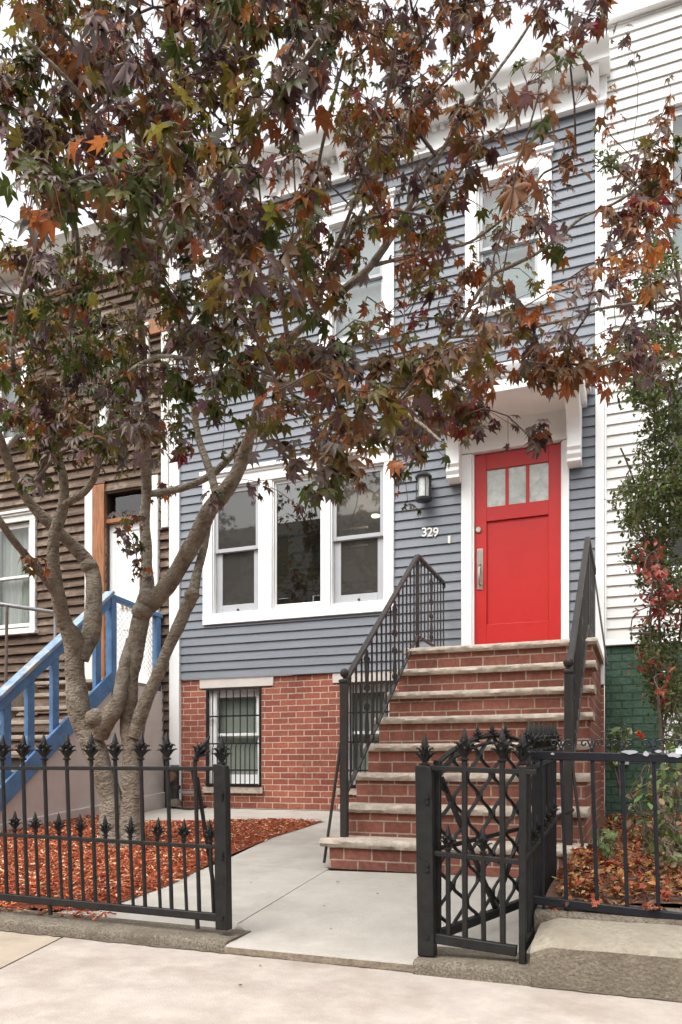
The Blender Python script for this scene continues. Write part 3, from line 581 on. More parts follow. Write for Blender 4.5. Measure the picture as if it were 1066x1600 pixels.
hp = [G(262,1262), G(300,1266), G(330,1259), G(290,1255), G(268,1250)]
tag(MB().tube([p+Vector((0,0,0.015)) for p in map(lambda q: Vector(q[:3]), catmull(hp))], 0.012, 8).build('cable', black_m), 'loose black cable lying on the concrete by the drain pipe', 'cable')

# ------------------------------------------------------------------ brick stoop
SX0, SX1 = -2.0, -0.335; SY, SR, ST = 4.91, 0.2243, 0.259; z1 = 0.352
stoop = thing('brick_stoop', ((SX0+SX1)/2, SY, gz(SY)), 'red brick stoop of eight steps with pale stone treads to the red door', 'stoop')
body = MB()
for i in range(8):
    y0 = SY + ST*i; y1 = SY + ST*(i+1) if i < 7 else YF-0.002; zt = z1 + SR*i - 0.058
    inset = 0.004*i
    zb_ = gz(SY)-0.06
    body.add([(SX0+inset,y0,zb_),(SX1-inset,y0,zb_),(SX1-inset,y0,zt),(SX0+inset,y0,zt),(SX0+inset,y1,zb_),(SX1-inset,y1,zb_),(SX1-inset,y1,zt),(SX0+inset,y1,zt)], [(0,1,2,3),(1,5,6,2),(0,3,7,4),(3,2,6,7)])
body.build('brick_body', sbrick_m, stoop, recalc=False)
def tread(x0, x1, y0, y1, zt, th, seed):
    """stone slab with a rock-faced front and ends"""
    m = MB(); nx = 70; prof = [(0.03,-th),(0.0,-th*0.98),(-0.014,-th*0.6),(-0.010,-th*0.3),(0.004,-0.004),(0.016,0.0)]
    vs = []
    for i in range(nx+1):
        x = x0+(x1-x0)*i/nx; edge = 0.006 if i in (0, nx) else 0
        for k, (dy, dz) in enumerate(prof):
            a = noise.noise(Vector((x*14, k*0.9, seed*3.1)))*0.013 + noise.noise(Vector((x*40, k*1.7, seed*7.7)))*0.007
            b = noise.noise(Vector((x*18, k*1.1+9, seed)))*0.006
            f = (0.2, 0.6, 1, 1, 0.8, 0.3)[k]
            sag = -0.004*math.sin(math.pi*i/nx)
            vs.append((x, y0+dy-a*f+edge, zt+dz+b*f*(1 if 0 < k < 5 else 0)+sag))
        vs.append((x, y1, zt-0.004*math.sin(math.pi*i/nx))); vs.append((x, y1, zt-th))
    q = len(prof)+2
    m.add(vs, [(i*q+k, (i+1)*q+k, (i+1)*q+(k+1)%q, i*q+(k+1)%q) for i in range(nx) for k in range(q)] + [tuple(range(q)), tuple(range(nx*q, nx*q+q))[::-1]])
    return m.build('tread', stone_m, stoop)
for i in range(8):
    y0 = SY + ST*i; ov = 0.03
    tread(SX0-0.03+0.004*i+(0.05*(-1) if i == 0 else 0)*0.6, SX1+0.03-0.004*i, y0-ov, (SY+ST*(i+1)+0.01) if i < 7 else YF-0.045, z1+SR*i, 0.058, i+1)

# ------------------------------------------------------------------ stair railings
def scroll(c, size, up, side, turns=1.25, r=0.004, n=22, sgn=1):
    pts = []
    for i in range(n):
        t = i/(n-1); a = sgn*turns*2*math.pi*t; rr = size*(1-0.8*t)
        pts.append(Vector(c) + Vector(side)*(rr*math.cos(a)) + Vector(up)*(rr*math.sin(a)))
    return pts
def stair_rail(X, label, brace_out):
    ny = 5.03; t = thing('stair_railing', (X, ny, z1), label, 'railing', 'railings of the brick stoop')
    nw = MB().box(X-0.025, X+0.025, ny-0.025, ny+0.025, z1, 1.46); nw.box(X-0.033, X+0.033, ny-0.033, ny+0.033, 1.435, 1.455)
    newel = nw.build('newel_post', rail_m, t, 0.004)
    MB().lathe((X,ny,1.46), [(0.012,0),(0.012,0.012),(0.026,0.022),(0.033,0.042),(0.028,0.062),(0.012,0.074),(0.002,0.077)], 14).build('ball_finial', rail_m, newel)
    ay, az = 6.93, 2.817; ey = 7.95
    hr = MB().bar((X,ny,1.44),(X,ay,az),0.042,0.024,up=(0,-1,1)); hr.bar((X,ay-0.005,az-0.004),(X,ey,az-0.03),0.042,0.024,up=(0,0,1)); hr.tube([(X,ey,az-0.03),(X,ey+0.02,az-0.05),(X,ey+0.01,az-0.08)],0.018,8)
    hr.build('handrail', rail_m, t, 0.003)
    def top(y): return 1.44+(az-1.44)*(y-ny)/(ay-ny) if y <= ay else az-0.03*(y-ay)/(ey-ay)
    def bot(y): return 0.635+(2.07-0.635)*(y-ny)/(ay-ny) if y <= ay else 2.07-0.02*(y-ay)
    br = MB().bar((X,ny,0.635),(X,ay,2.07),0.03,0.016,up=(0,-1,1)); br.bar((X,ay,2.066),(X,ey,2.05),0.03,0.016,up=(0,0,1)); br.tube([(X,ey,2.05),(X,ey+0.04,2.05)],0.025,10); br.build('bottom_rail', rail_m, t, 0.002)
    MB().box(X-0.016, X+0.016, ay-0.016, ay+0.016, z1+SR*7, az-0.012).build('landing_post', rail_m, t, 0.003)
    n = 16; sk = (4, 5, 9, 10)
    for i in range(1, n):
        if i in (4, 10): continue
        y = ny+(ay-ny)*i/n; MB().bar((X,y,bot(y)),(X,y,top(y)-0.01),0.0125).build('baluster', rail_m, t)
    for i in range(1, 9):
        if i == 4: continue
        y = ay+(ey-ay)*i/8; MB().bar((X,y,bot(y)),(X,y,top(y)-0.01),0.0125).build('baluster', rail_m, t)
    for y, H in ((ny+(ay-ny)*4/n, 1), (ny+(ay-ny)*10/n, 1), (ay+(ey-ay)*0.5, 1)):
        s = MB(); zb0, zt0 = bot(y)+0.01, top(y)-0.02; zc = (zb0+zt0)/2; up = (0,0,1); sd_ = (0,1,0)
        for sg in (1, -1):
            s.tube([(X,y+sg*0.010,zb0+0.02),(X,y+sg*0.035,zb0+0.12),(X,y+sg*0.018,zc-0.16),(X,y+sg*0.004,zc-0.03),(X,y+sg*0.018,zc+0.1),(X,y+sg*0.035,zt0-0.16),(X,y+sg*0.01,zt0-0.03)], 0.0075, 6)
            for z, u in ((zb0+0.06,1),(zc-0.08,-1),(zc+0.06,1),(zt0-0.10,-1)):
                s.tube(scroll((X,y+sg*0.032,z),0.030,(0,0,u),(0,-sg,0)),0.0075,6)
        s.tube([(X,y,zb0-0.02),(X,y,zt0+0.02)],0.0045,6)
        s.build('scroll_panel', rail_m, t)
    if brace_out < 0: MB().tube([(X-0.01,ny-0.01,1.10),(X-0.13,ny-0.06,gz(5)+0.02)],0.011,8).build('brace', rail_m, t)
    else:
        MB().tube([(X+0.01,ny-0.0,0.98),(X+0.10,ny-0.05,0.25)],0.010,8).build('brace', rail_m, t)
        MB().tube([(X+0.01,ey-0.1,az-0.12),(X+0.14,7.5,1.78)],0.009,8).build('brace', rail_m, t)
    return t
stair_rail(-1.935, 'charcoal iron railing with scrolls on the window side of the stoop', -1)
stair_rail(-0.42, 'charcoal iron railing seen edge on beside the green brick wall', 1)

# ------------------------------------------------------------------ cast iron fence, gate
def finial_mesh(name, s):
    m = MB(); m.lathe((0,0,0), [(0.016,0),(0.022,0.005),(0.022,0.009),(0.014,0.014),(0.013,0.022),(0.019,0.04),(0.017,0.06),(0.0145,0.08),(0.0165,0.095),(0.013,0.115),(0.007,0.135),(0.001,0.152)], 8)
    for ring, (n, z0, out, hh, ph) in enumerate(((6,0.018,0.042,0.050,0.0),(6,0.030,0.034,0.064,0.52),(5,0.055,0.017,0.045,0.2))):
        for k in range(n):
            a = ph+2*math.pi*k/n; u = Vector((math.cos(a), math.sin(a), 0))
            pts = [Vector((0,0,z0))+u*0.008, Vector((0,0,z0+hh*0.35))+u*out*0.45, Vector((0,0,z0+hh*0.72))+u*out*0.82, Vector((0,0,z0+hh*0.82))+u*out*1.15, Vector((0,0,z0+hh*0.70))+u*out*1.35]
            m.tube(pts, [0.006,0.010,0.0095,0.007,0.002], 6, flat=0.5)
    m.v = [(v[0]*s, v[1]*s, v[2]*s) for v in m.v]
    o = m.build(name, iron_m); me = o.data; bpy.data.objects.remove(o); return me
FIN_L, FIN_S = finial_mesh('finial_large', 0.92), finial_mesh('finial_small', 0.72)
def put_finial(me, p, parent, rz=0, tilt=(0,0), s=1.0):
    o = link('finial', me, parent); o.location = Vector(p)-OFF[parent.name]; o.rotation_euler = (tilt[0], tilt[1], rz); o.scale = (s, s, s); return o
def picket(th, p0, p1, r, fin=None, tilt=(0,0)):
    pk = MB().tube([p0, p1], r, 8).build('picket', iron_m, th)
    if fin: put_finial(fin, p1, pk, random.uniform(0, 1), tilt)
    return pk
YQ = 3.16
fl = thing('iron_fence', (fX(170,YQ), YQ, 0.08), 'black cast iron picket fence with leaf finials in front of the mulch bed', 'fence')
tops = [-31,3.7,35.6,69.4,104.3,142.6,180,220,261.5,304.7]; shorts = [-12,23,55.5,92,125.7,165,203.4,245.8,287,329]
def botY(x): return 1396+(x)*0.0955
for i, x in enumerate(tops):
    xb = x+7; picket(fl, P(xb, botY(xb)+3, YQ), P(x, 1188, YQ), 0.0102, FIN_L, (0.25,0.5) if i == 9 else (random.uniform(-0.05,0.05), random.uniform(-0.05,0.05)))
for x in shorts:
    xb = x+5; picket(fl, P(xb, botY(xb)+3, YQ), P(x, 1297+x*0.06, YQ), 0.0085, FIN_S, (random.uniform(-0.05,0.05), random.uniform(-0.05,0.05)))
MB().bar(P(-60,1200,YQ), P(338,1201,YQ), 0.016, 0.020).build('top_rail', iron_m, fl, 0.003)
MB().bar(P(-60,1300.5,YQ), P(352,1324.5,YQ), 0.016, 0.020).build('middle_rail', iron_m, fl, 0.003)
MB().bar(P(-60,botY(-60)+5,YQ), P(345,botY(345)+5,YQ), 0.028, 0.038).build('bottom_rail', iron_m, fl, 0.004)
def flat_post(th, xl, xr, yt, yb, Y, fin=True, depth=0.05):
    a, b = P(xl, yt, Y), P(xr, yt, Y); z0 = fZ((xl+xr)/2, yb, Y); w = b.x-a.x; x0 = a.x; lean = 0.012
    pr = [(x0+lean, z0), (x0+w+lean, z0), (x0+w, a.z-0.03), (x0+w-0.006, a.z-0.01), (x0+w-0.025, a.z), (x0, a.z)]
    m = MB().prism(pr, 'y', Y-depth/2, Y+depth/2); po = m.build('post', iron_m, th, 0.004)
    b_ = MB()
    for z in (0.72, 0.70, 0.44, 0.42, 0.14): b_.tube([(x0+w*0.75, Y-depth/2+0.001, z),(x0+w*0.75, Y-depth/2-0.008, z)], 0.009, 8)
    b_.build('bolt', iron_m, po)
    if fin: put_finial(FIN_L, (x0+w*0.5, Y, a.z-0.003), po, 0.3, s=1.0)
    return po
flat_post(fl, 337, 356, 1194, 1452, YQ)
for xx in (78, 308): MB().bar(P(xx, botY(xx)+8, YQ), P(xx+1, botY(xx)+26, YQ), 0.016).build('foot', iron_m, fl)
MB().bar(P(308,1215,YQ+0.03), P(340,1425,YQ+0.03), 0.018, 0.012).build('brace', iron_m, fl)
MB().bar(P(299,1200,YQ+0.2), P(305,1232,YQ+0.2), 0.010).build('wire_tie', iron_m, fl)

YG = 3.12
fr = thing('iron_fence', (fX(735,YG), YG, 0.06), 'short black cast iron fence turning back beside the stoop, gate folded behind it', 'fence')
flat_post(fr, 651, 677, 1196, 1492, YG, depth=0.055)
XC = fX(817, YG)
for x, yt, f in ((726,1189,FIN_L),(785,1191,FIN_L)): picket(fr, P(x+1, 1463+(x-677)*0.17, YG), P(x, yt, YG), 0.0125, f)
for x, yt, f in ((700,1329,FIN_S),(755,1334,FIN_S)): picket(fr, P(x+1, 1463+(x-677)*0.17, YG), P(x, yt, YG), 0.0105, f)
MB().bar(P(670,1200,YG), P(838,1207,YG), 0.018, 0.022).build('top_rail', iron_m, fr, 0.003)
MB().bar(P(672,1333,YG), P(820,1348,YG), 0.018, 0.022).build('middle_rail', iron_m, fr, 0.003)
MB().bar(P(675,1465,YG), P(808,1486,YG), 0.03, 0.042).build('bottom_rail', iron_m, fr, 0.004)
MB().box(XC-0.014, XC+0.014, YG-0.014, YG+0.014, 0.06, fZ(817,1198,YG)).build('corner_post', iron_m, fr, 0.003)
put_finial(FIN_L, (XC, YG, fZ(817,1196,YG)), fr, 0.2)
RE = 4.35
MB().bar((XC,YG,fZ(817,1206,YG)), (XC+0.01,RE,0.90), 0.018, 0.022).build('top_rail', iron_m, fr, 0.003)
MB().bar((XC,YG,fZ(820,1347,YG)), (XC+0.01,RE,0.565), 0.018, 0.022).build('middle_rail', iron_m, fr, 0.003)
MB().bar((XC,YG,fZ(815,1484,YG)+0.01), (XC+0.01,RE,0.17), 0.03, 0.04).build('bottom_rail', iron_m, fr, 0.004)
n = 7
for i in range(1, n+1):
    y = YG+(RE-YG)*i/n; zt = 0.845+0.05*i/n
    picket(fr, (XC,y,0.10+0.07*i/n), (XC,y,zt+0.05), 0.0105, FIN_L)
    if i < n: y2 = y+(RE-YG)/n/2; picket(fr, (XC,y2,0.11+0.07*i/n), (XC,y2,0.50+0.09*i/n), 0.0095, FIN_S)
MB().bar((XC,RE,0.565), (-0.42+0.03,5.0,0.575), 0.016, 0.020).build('tie_bar', iron_m, fr, 0.003)
# lattice gate, hinged on the flat post and swung back
g0 = Vector((fX(679,YG), YG+0.05, 0)); g1 = Vector((XC-0.045, 3.97, 0)); gd = (g1-g0); GW = gd.length; gd.normalize()
gate = thing('iron_gate', (g0.x, g0.y, 0.10), 'open black iron gate with wavy lattice and arched top', 'gate')
def GP(u, z): return g0 + gd*(u*GW) + Vector((0,0,z + 0.055*u))
zb0 = 0.135; zs, zk = 0.855, 0.965
def arch(u): return zs + (zk-zs)*math.sin(math.pi*min(max(u,0),1))**0.75
MB().bar(GP(0,zb0), GP(1,zb0), 0.03, 0.04).build('bottom_rail', iron_m, gate, 0.003)
MB().bar(GP(0,zb0), GP(0,zs+0.02), 0.03).build('stile', iron_m, gate, 0.003); MB().bar(GP(1,zb0), GP(1,zs+0.02), 0.03).build('stile', iron_m, gate, 0.003)
MB().tube([GP(i/24, arch(i/24)) for i in range(25)], 0.012, 8).build('arch', iron_m, gate)
MB().tube([GP(i/24, arch(i/24)-0.035) for i in range(1,24)], 0.008, 6).build('arch', iron_m, gate)
MB().bar(GP(0,0.50), GP(1,0.50), 0.012, 0.02).build('middle_rail', iron_m, gate, 0.002)
NB = 8; PER = 0.185
for k in range(NB):
    u0 = (k+0.5)/NB; sg = 1 if k % 2 else -1; zt = arch(u0)-0.01; m_ = 44
    pts = [GP(min(max(u0+sg*0.44/NB*math.sin((zb0+(zt-zb0)*i/m_)*2*math.pi/PER), 0.012), 0.988), zb0+(zt-zb0)*i/m_) for i in range(m_+1)]
    lb = MB().tube(pts, [0.0098+0.006*abs(math.sin((zb0+(zt-zb0)*i/m_)*2*math.pi/PER))**10 for i in range(m_+1)], 6, flat=0.8)
    lb.build('lattice_bar', iron_m, gate)
for k in range(3): put_finial(FIN_S, GP(0.36+0.14*k, arch(0.36+0.14*k)-0.02), gate, s=0.75)
MB().bar(GP(0.03,0.80), GP(0.55,zb0), 0.022, 0.012).build('brace', iron_m, gate)
MB().bar(GP(0.97,0.70), GP(0.52,zb0), 0.018, 0.012).build('brace', iron_m, gate)

# ------------------------------------------------------------------ right: low wall, neighbour's fence
YN = 3.40
lw = thing('low_wall', (0.2, 3.2, 0), 'low weathered concrete wall under the neighbouring iron fence', 'wall')
m = MB(); x0, x1 = fX(829,3.03), 6.0; n = 90; prof = [(3.02,-0.05),(3.02,0.08),(3.023,0.155),(3.036,0.173),(3.085,0.186),(3.20,0.199),(3.36,0.208),(3.36,-0.05)]; vs = []
for i in range(n+1):
    x = x0+(x1-x0)*(i/n)**1.5
    for k, (y, z) in enumerate(prof):
        e = 0.03*max(0, 1-(x-x0)/0.07) if k > 0 else 0
        nz = noise.noise(Vector((x*5, k*0.5, 5)))*0.004+noise.noise(Vector((x*30, k*2.1, 8)))*0.002
        vs.append((x, y+nz*(k < 6), z+(nz if 0 < k < 7 else 0)-(e if 2 <= k <= 6 else 0)))
q = len(prof); m.add(vs, [(i*q+k,(i+1)*q+k,(i+1)*q+k+1,i*q+k+1) for i in range(n) for k in range(2)]+[tuple(range(q))], True); m.build('face', wallc_m, lw)
m = MB(); m.add(vs, [(i*q+k,(i+1)*q+k,(i+1)*q+k+1,i*q+k+1) for i in range(n) for k in range(2,q-1)], True); m.build('cap', lit_top_m, lw)  # top of the same wall, coloured paler as if lit from the sky
nb = MB(); nb.prism([(3.361,-0.05),(3.361,0.215),(3.40,0.235),(3.60,0.24),(3.60,-0.05)], 'x', fX(836,3.4), 6.0); nb.build('footing', kerb_m, lw, 0.01)
nf = thing('iron_fence', (fX(950,YN), YN, 0.24), 'plain blue black iron fence with small scrolls and chipped paint', 'fence')
MB().bar(P(822,1180,YN), P(1400,1193,YN), 0.030, 0.036).build('top_rail', niron_m, nf, 0.003)
MB().bar(P(818,1404,YN), P(1400,1474,YN), 0.030, 0.036).build('bottom_rail', niron_m, nf, 0.003)
for i, x in enumerate((877,925,972,1021,1071,1122,1174,1227,1281)):
    yb = 1404+(x-818)*0.121
    MB().bar(P(x+9,yb+16,YN), P(x,1168,YN), 0.016).build('picket', niron_m, nf, 0.002)
    sp = MB(); c = P(x,1166,YN)
    sp.add([c+Vector((a*0.008,b*0.008,0)) for a,b in ((-1,-1),(1,-1),(1,1),(-1,1))]+[c+Vector((0,0,0.045))], [(0,1,4),(1,2,4),(2,3,4),(3,0,4)])
    for sg in (1,-1): sp.tube([c+Vector((sg*0.006,0,-0.005)),c+Vector((sg*0.012,0,0.012))]+scroll(c+Vector((sg*0.030,0,0.012)),0.017,(0,0,1),(-sg,0,0),1.1,sgn=1),0.004,6)
    sp.build('scroll_spike', niron_m, nf)
for cx_, cy_, w_, h_ in ((864,1176,7,4),(985,1173,30,7),(1010,1176,10,9),(1029,1172,12,4),(1054,1178,26,8),(1094,1176,12,6)):
    c = P(cx_, cy_+2, YN-0.0185); rr = random.Random(cx_); m = MB(); k = 11; ring = [(w_/2*0.0024*math.cos(6.283*i/k)*rr.uniform(0.7,1.15), h_/2*0.0027*math.sin(6.283*i/k)*rr.uniform(0.6,1.2)) for i in range(k)]
    m.prism([(c.x+a_, c.z+b_) for a_, b_ in ring], 'y', c.y-0.0015, c.y+0.002); m.build('paint_chip', M('bare_primer', (0.36,0.36,0.40), 0.7) if 'bare_primer' not in bpy.data.materials else bpy.data.materials['bare_primer'], nf)
MB().bar(P(850,1432,YN), P(846,1172,YN), 0.012).build('end_post', niron_m, nf, 0.002)

# ------------------------------------------------------------------ white house
YW = YF-0.0; wx0, wx1 = XRt+0.087, 4.6; WZ = fZ(943,1005,YF)
wh = thing('white_house', (2.0, YF, gz(YF)), 'white clapboard house with green painted brick basement', 'house')
lwn = (fX(1032,YF), fX(1032,YF)+0.75, fZ(1032,900,YF), fZ(1032,600,YF)); uwn = (fX(1039,YF), fX(1039,YF)+0.75, fZ(1039,420,YF), fZ(1039,172,YF))
cl = MB(); clapboards(cl, wx0+0.02, wx1, WZ+0.03, fZ(956,40,YF), 0.107, [lwn, uwn], YW-0.004, 0.020, 0.001, 9); cl.build('siding', wsiding_m, wh)
s = MB(); wall_open(s, wx0, wx1, WZ, 8.25, [lwn, uwn], YW, 0.12); s.build('wall', wsiding_m, wh)
MB().box(wx0, wx1, YW-0.03, YW+0.06, WZ-0.03, WZ+0.028).build('water_table', white_m, wh, 0.004)
MB().box(wx0-0.0, wx0+0.018, YW-0.03, YW+0.05, WZ+0.03, 8.2).build('corner_trim', white_m, wh)
MB().box(wx0-0.02, wx1, YW-0.08, YW+0.2, fZ(956,40,YF), 8.36).build('parapet', white_m, wh, 0.006)
MB().box(wx0, wx1, YW+0.2, YW+9, 6.0, 8.3).build('roof', M('roof_felt_b', (0.08,0.08,0.08)), wh)
MB().box(wx0-0.005, wx0+0.1, YW+0.13, YW+9, 0.3, 8.2).build('side_wall', wsiding_m, wh)
for a in (lwn, uwn):
    sash_window(wh, a[0], a[1], a[2], a[3], YW-0.005, trim=0.05, head=0.06, crown=False, zm=fZ(1032,743,YF) if a is lwn else None, back=None if a is lwn else 'blind', gm=screen_m if a is lwn else glass_m)
    room(wh, a[0], a[1], a[2], a[3], YW+0.14, 0.6)
bwn = (fX(1042,YF), fX(1042,YF)+0.8, 0.95, 1.62)
gb = MB(); wall_open(gb, wx0+0.008, wx1, gz(YF)-0.1, WZ-0.03, [bwn], YW+0.012, 0.14); gb.build('green_brick_base', gbrick_m, wh)
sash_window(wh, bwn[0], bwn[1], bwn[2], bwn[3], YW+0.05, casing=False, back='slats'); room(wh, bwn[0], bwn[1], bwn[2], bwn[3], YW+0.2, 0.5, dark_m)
p = P(1037,1180,YF-0.05); MB().tube([(p.x,YF-0.05,p.z-0.1),(p.x,YF-0.05,fZ(1037,1050,YF))], 0.022, 10).build('vent_pipe', white_m, wh)
p = P(971,1188,YF); MB().box(p.x-0.072,p.x+0.072,YF-0.03,YF+0.008,p.z-0.045,p.z+0.045).build('meter_box', M('meter_grey',(0.42,0.43,0.45),0.5), wh, 0.005)

# ------------------------------------------------------------------ brown house and its stoop
bh = thing('brown_house', (-7.8, YF, gz(YF)), 'weathered dark brown clapboard house with white window frames and door', 'house')
bx0, bx1 = -13.0, XL-0.146
lwA = (fX(12,YF), fX(52,YF), fZ(30,985,YF), fZ(30,818,YF)); lwA = (lwA[0]-0.25, lwA[1], lwA[2], lwA[3])
bd = (fX(168,YF), fX(236,YF), 1.84, fZ(200,815,YF)); btr = (bd[0], bd[1], bd[3]+0.06, fZ(200,768,YF))
uA = (fX(170,YF), fX(222,YF)+0.05, fZ(190,660,YF), fZ(170,545,YF)); uB = (fX(14,YF)-0.2, fX(40,YF), fZ(30,690,YF), fZ(30,575,YF)); uC = (-10.6, -9.8, uA[2], uA[3])
holes = [lwA, (bd[0],bd[1],1.7,btr[3]), uA, uB]
cl = MB(); clapboards(cl, bx0, bx1, 0.95, 7.35, 0.118, holes, YF-0.006, 0.036, 0.018, 21); cl.build('siding', brown_m, bh)
s = MB(); wall_open(s, bx0, bx1, gz(YF)-0.1, 7.6, holes, YF, 0.12); s.build('wall', M('dark_sheathing', (0.04,0.03,0.025)), bh)
sash_window(bh, *lwA, YF-0.035, trim=0.09, head=0.11, tm=brownw_m, sm=brownw_m, back='curtain'); room(bh, *lwA, YF+0.15, 0.5)
sash_window(bh, *uA, YF-0.035, trim=0.09, head=0.11, tm=brownw_m, sm=brownw_m, back='blind'); room(bh, *uA, YF+0.15, 0.5)
sash_window(bh, *uB, YF-0.035, trim=0.09, head=0.11, tm=brownw_m, sm=brownw_m, back='blind'); room(bh, *uB, YF+0.15, 0.5)
m = MB(); m.box(bd[0]-0.30, bd[0]-0.18, YF-0.078, YF+0.03, 1.8, btr[3]+0.12); m.box(bd[1]+0.0, bd[1]+0.15, YF-0.078, YF+0.03, 1.8, btr[3]+0.12); bcs = m.build('door_casing', brownw_m, bh, 0.004)
MB().box(bd[0]-0.178, bd[0]-0.002, YF-0.072, YF+0.04, 1.8, btr[3]+0.12).build('bare_wood_post', orange_m, bh, 0.004)
MB().box(bd[0], bd[1]-0.001, YF-0.03, YF+0.06, bd[3]+0.003, bd[3]+0.057).build('transom_bar', orange_m, bh, 0.004)
MB().box(bd[0], bd[1]-0.001, YF-0.03, YF+0.03, btr[3], btr[3]+0.12).build('door_head', brown_m, bh, 0.004)
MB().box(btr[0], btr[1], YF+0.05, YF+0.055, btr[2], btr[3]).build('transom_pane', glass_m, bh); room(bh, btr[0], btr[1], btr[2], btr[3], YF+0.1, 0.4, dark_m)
m = MB(); frame(m, bd[0]+0.002, bd[1]-0.002, bd[2], bd[3], 0.09, 0.09, 0.2, 0.1, YF+0.04, YF+0.08); m.box(bd[0]+0.092, bd[1]-0.092, YF+0.052, YF+0.075, bd[2]+0.2, bd[3]-0.1); m.box(bd[0]+0.2, bd[1]-0.2, YF+0.044, YF+0.052, bd[2]+0.75, bd[2]+0.98)
bdo = m.build('door', white_m, bh, 0.004)
dm = P(213, 905, YF); MB().box(dm.x-0.05, dm.x+0.06, YF+0.032, YF+0.044, 2.62, 2.86).build('door_window', M('lead_glass', (0.08,0.09,0.10), 0.15, 0.3, 20, spec=0.6), bdo)
for ch, x in (('3',185),('2',192),('7',198.5)):
    p = P(x, 951, YF); text_part(ch, (p.x, YF+0.036, p.z), 0.10, brass_m, bdo, 'house_number_digit')
cn = MB(); cn.box(bx0, bx1+0.05, YF-0.06, YF+0.1, 7.15, 7.42); cn.prism([(YF-0.24,7.42),(YF+0.1,7.42),(YF+0.1,7.62),(YF-0.36,7.62),(YF-0.36,7.58),(YF-0.30,7.52)], 'x', bx0, bx1+0.05); cn.build('cornice', brownw_m, bh, 0.004)
MB().box(bx0, bx1+0.05, YF-0.08, YF+0.0, 6.22, 6.40).build('beam', orange_m, bh, 0.004)
MB().box(bx0, bx1, YF+0.1, YF+9, 6.5, 7.55).build('roof', M('roof_felt_c', (0.08,0.08,0.08)), bh)
MB().box(bx1-0.10, bx1-0.0, YF-0.07, YF+0.02, 3.8, 7.15).build('corner_board', brownw_m, bh, 0.004)
# neighbour's wooden stoop: stucco cheek wall, treads, blue railing
XS = -5.52
ws = thing('wooden_stoop', (XS-0.55, 5.5, gz(5.5)), 'stair with grey stucco side wall and wooden steps to the brown house door', 'stoop')
tA, tB = XZ(0,1247,XS), XZ(175,1062,XS); sl_ = (tB.z-tA.z)/(tB.y-tA.y); yL0 = tB.y
m = MB(); y00 = yL0-(tB.z-0.15)/sl_
m.prism([(y00,gz(y00)-0.1),(YF-0.01,gz(YF)-0.1),(YF-0.01,tB.z-0.02),(yL0,tB.z-0.02)], 'x', XS-0.10, XS); m.build('stucco_wall', stucco_m, ws, 0.006)
m = MB(); m.prism([(y00+0.2,gz(y00)-0.05),(YF-0.02,gz(YF)-0.05),(YF-0.02,gz(YF)+0.19),(y00+0.2,gz(y00+0.2)+0.13)], 'x', XS+0.001, XS+0.03); m.build('base_moulding', stucco_m, ws, 0.008)
n = 9; 
for i in range(n):
    z = gz(5)+0.17*(i+1)-0.0; y = yL0-(tB.z-z)/sl_
    MB().box(XS-1.15, XS-0.105, y, y+0.27, z-0.04, z).build('tread', wood_m, ws, 0.004)
MB().box(XS-1.15, XS-0.0, yL0, YF-0.05, tB.z-0.018, tB.z+0.02).build('landing', wood_m, ws, 0.004)
MB().bar((XS-1.13,y00,0.15),(XS-1.13,yL0,tB.z),0.05,0.26,up=(0,-1,1)).build('stringer', wood_m, ws)
br = thing('blue_railing', (XS, yL0, 1.0), 'blue painted wooden stair railing with chain link panel on top', 'railing')
rA, rB = XZ(0,1092,XS), XZ(176,928,XS)
def on(y): return rB.z+(rB.z-rA.z)/(rB.y-rA.y)*(y-rB.y)
yl = 4.4
MB().bar((XS-0.03,yl,on(yl)-0.06),(XS-0.03,rB.y,rB.z-0.06),0.05,0.12,up=(0,-1,1)).build('handrail', blue_m, br, 0.005)
MB().bar((XS-0.03,yl,on(yl)+0.02),(XS-0.03,rB.y,rB.z+0.02),0.12,0.035,up=(0,-1,1)).build('rail_cap', M('worn_blue_cap',(0.20,0.28,0.38),0.8,0.35,10,stain=((0.36,0.33,0.28),5,0.5,0.62)), br, 0.004)
def st(y): return tB.z+sl_*(y-tB.y)
MB().bar((XS+0.012,yl,st(yl)),(XS+0.012,yL0+0.02,st(yL0)+0.02),0.035,0.17,up=(0,-1,1)).build('stringer', blue_m, br, 0.004)
for y in (4.62,4.95,5.28,5.58,5.88,6.22,6.55,6.88): MB().box(XS-0.07, XS-0.02, y-0.045, y+0.045, st(y), on(y)-0.09).build('baluster', blue_m, br, 0.004)
MB().box(XS-0.08, XS+0.005, rB.y-0.02, rB.y+0.07, tB.z-0.2, rB.z+0.0).build('post', blue_m, br, 0.005)
MB().box(XS-0.07, XS+0.0, YF-0.16, YF-0.07, tB.z-0.05, rB.z-0.1).build('post', blue_m, br, 0.005)
MB().bar((XS-0.03,rB.y+0.05,rB.z-0.03),(XS-0.03,YF-0.05,rB.z-0.08),0.09,0.05,up=(0,0,1)).build('landing_rail', blue_m, br, 0.004)
cm = MB(); y0_, y1_, zA, zB = rB.y+0.07, YF-0.16, tB.z+0.10, rB.z-0.08; k = -1.2
for sg in (1, -1):
    k = -1.4
    while k < 1.4:
        pts = []; N_ = 14
        for i in range(N_+1):
            t = i/N_; y = y0_+(y1_-y0_)*t; z = (zA+zB)/2+k+sg*(y-(y0_+y1_)/2)
            if zA <= z <= zB: pts.append((XS-0.03+0.004*((i % 2)*2-1)*sg, y, z))
        if len(pts) > 1: cm.tube(pts, 0.0028, 4)
        k += 0.072
cm.build('chain_link_panel', steel_m, br)
pr_ = thing('pipe_rail', (XS-1.2, 7.0, 1.8), 'grey metal pipe handrail in front of the lace curtained window', 'railing')
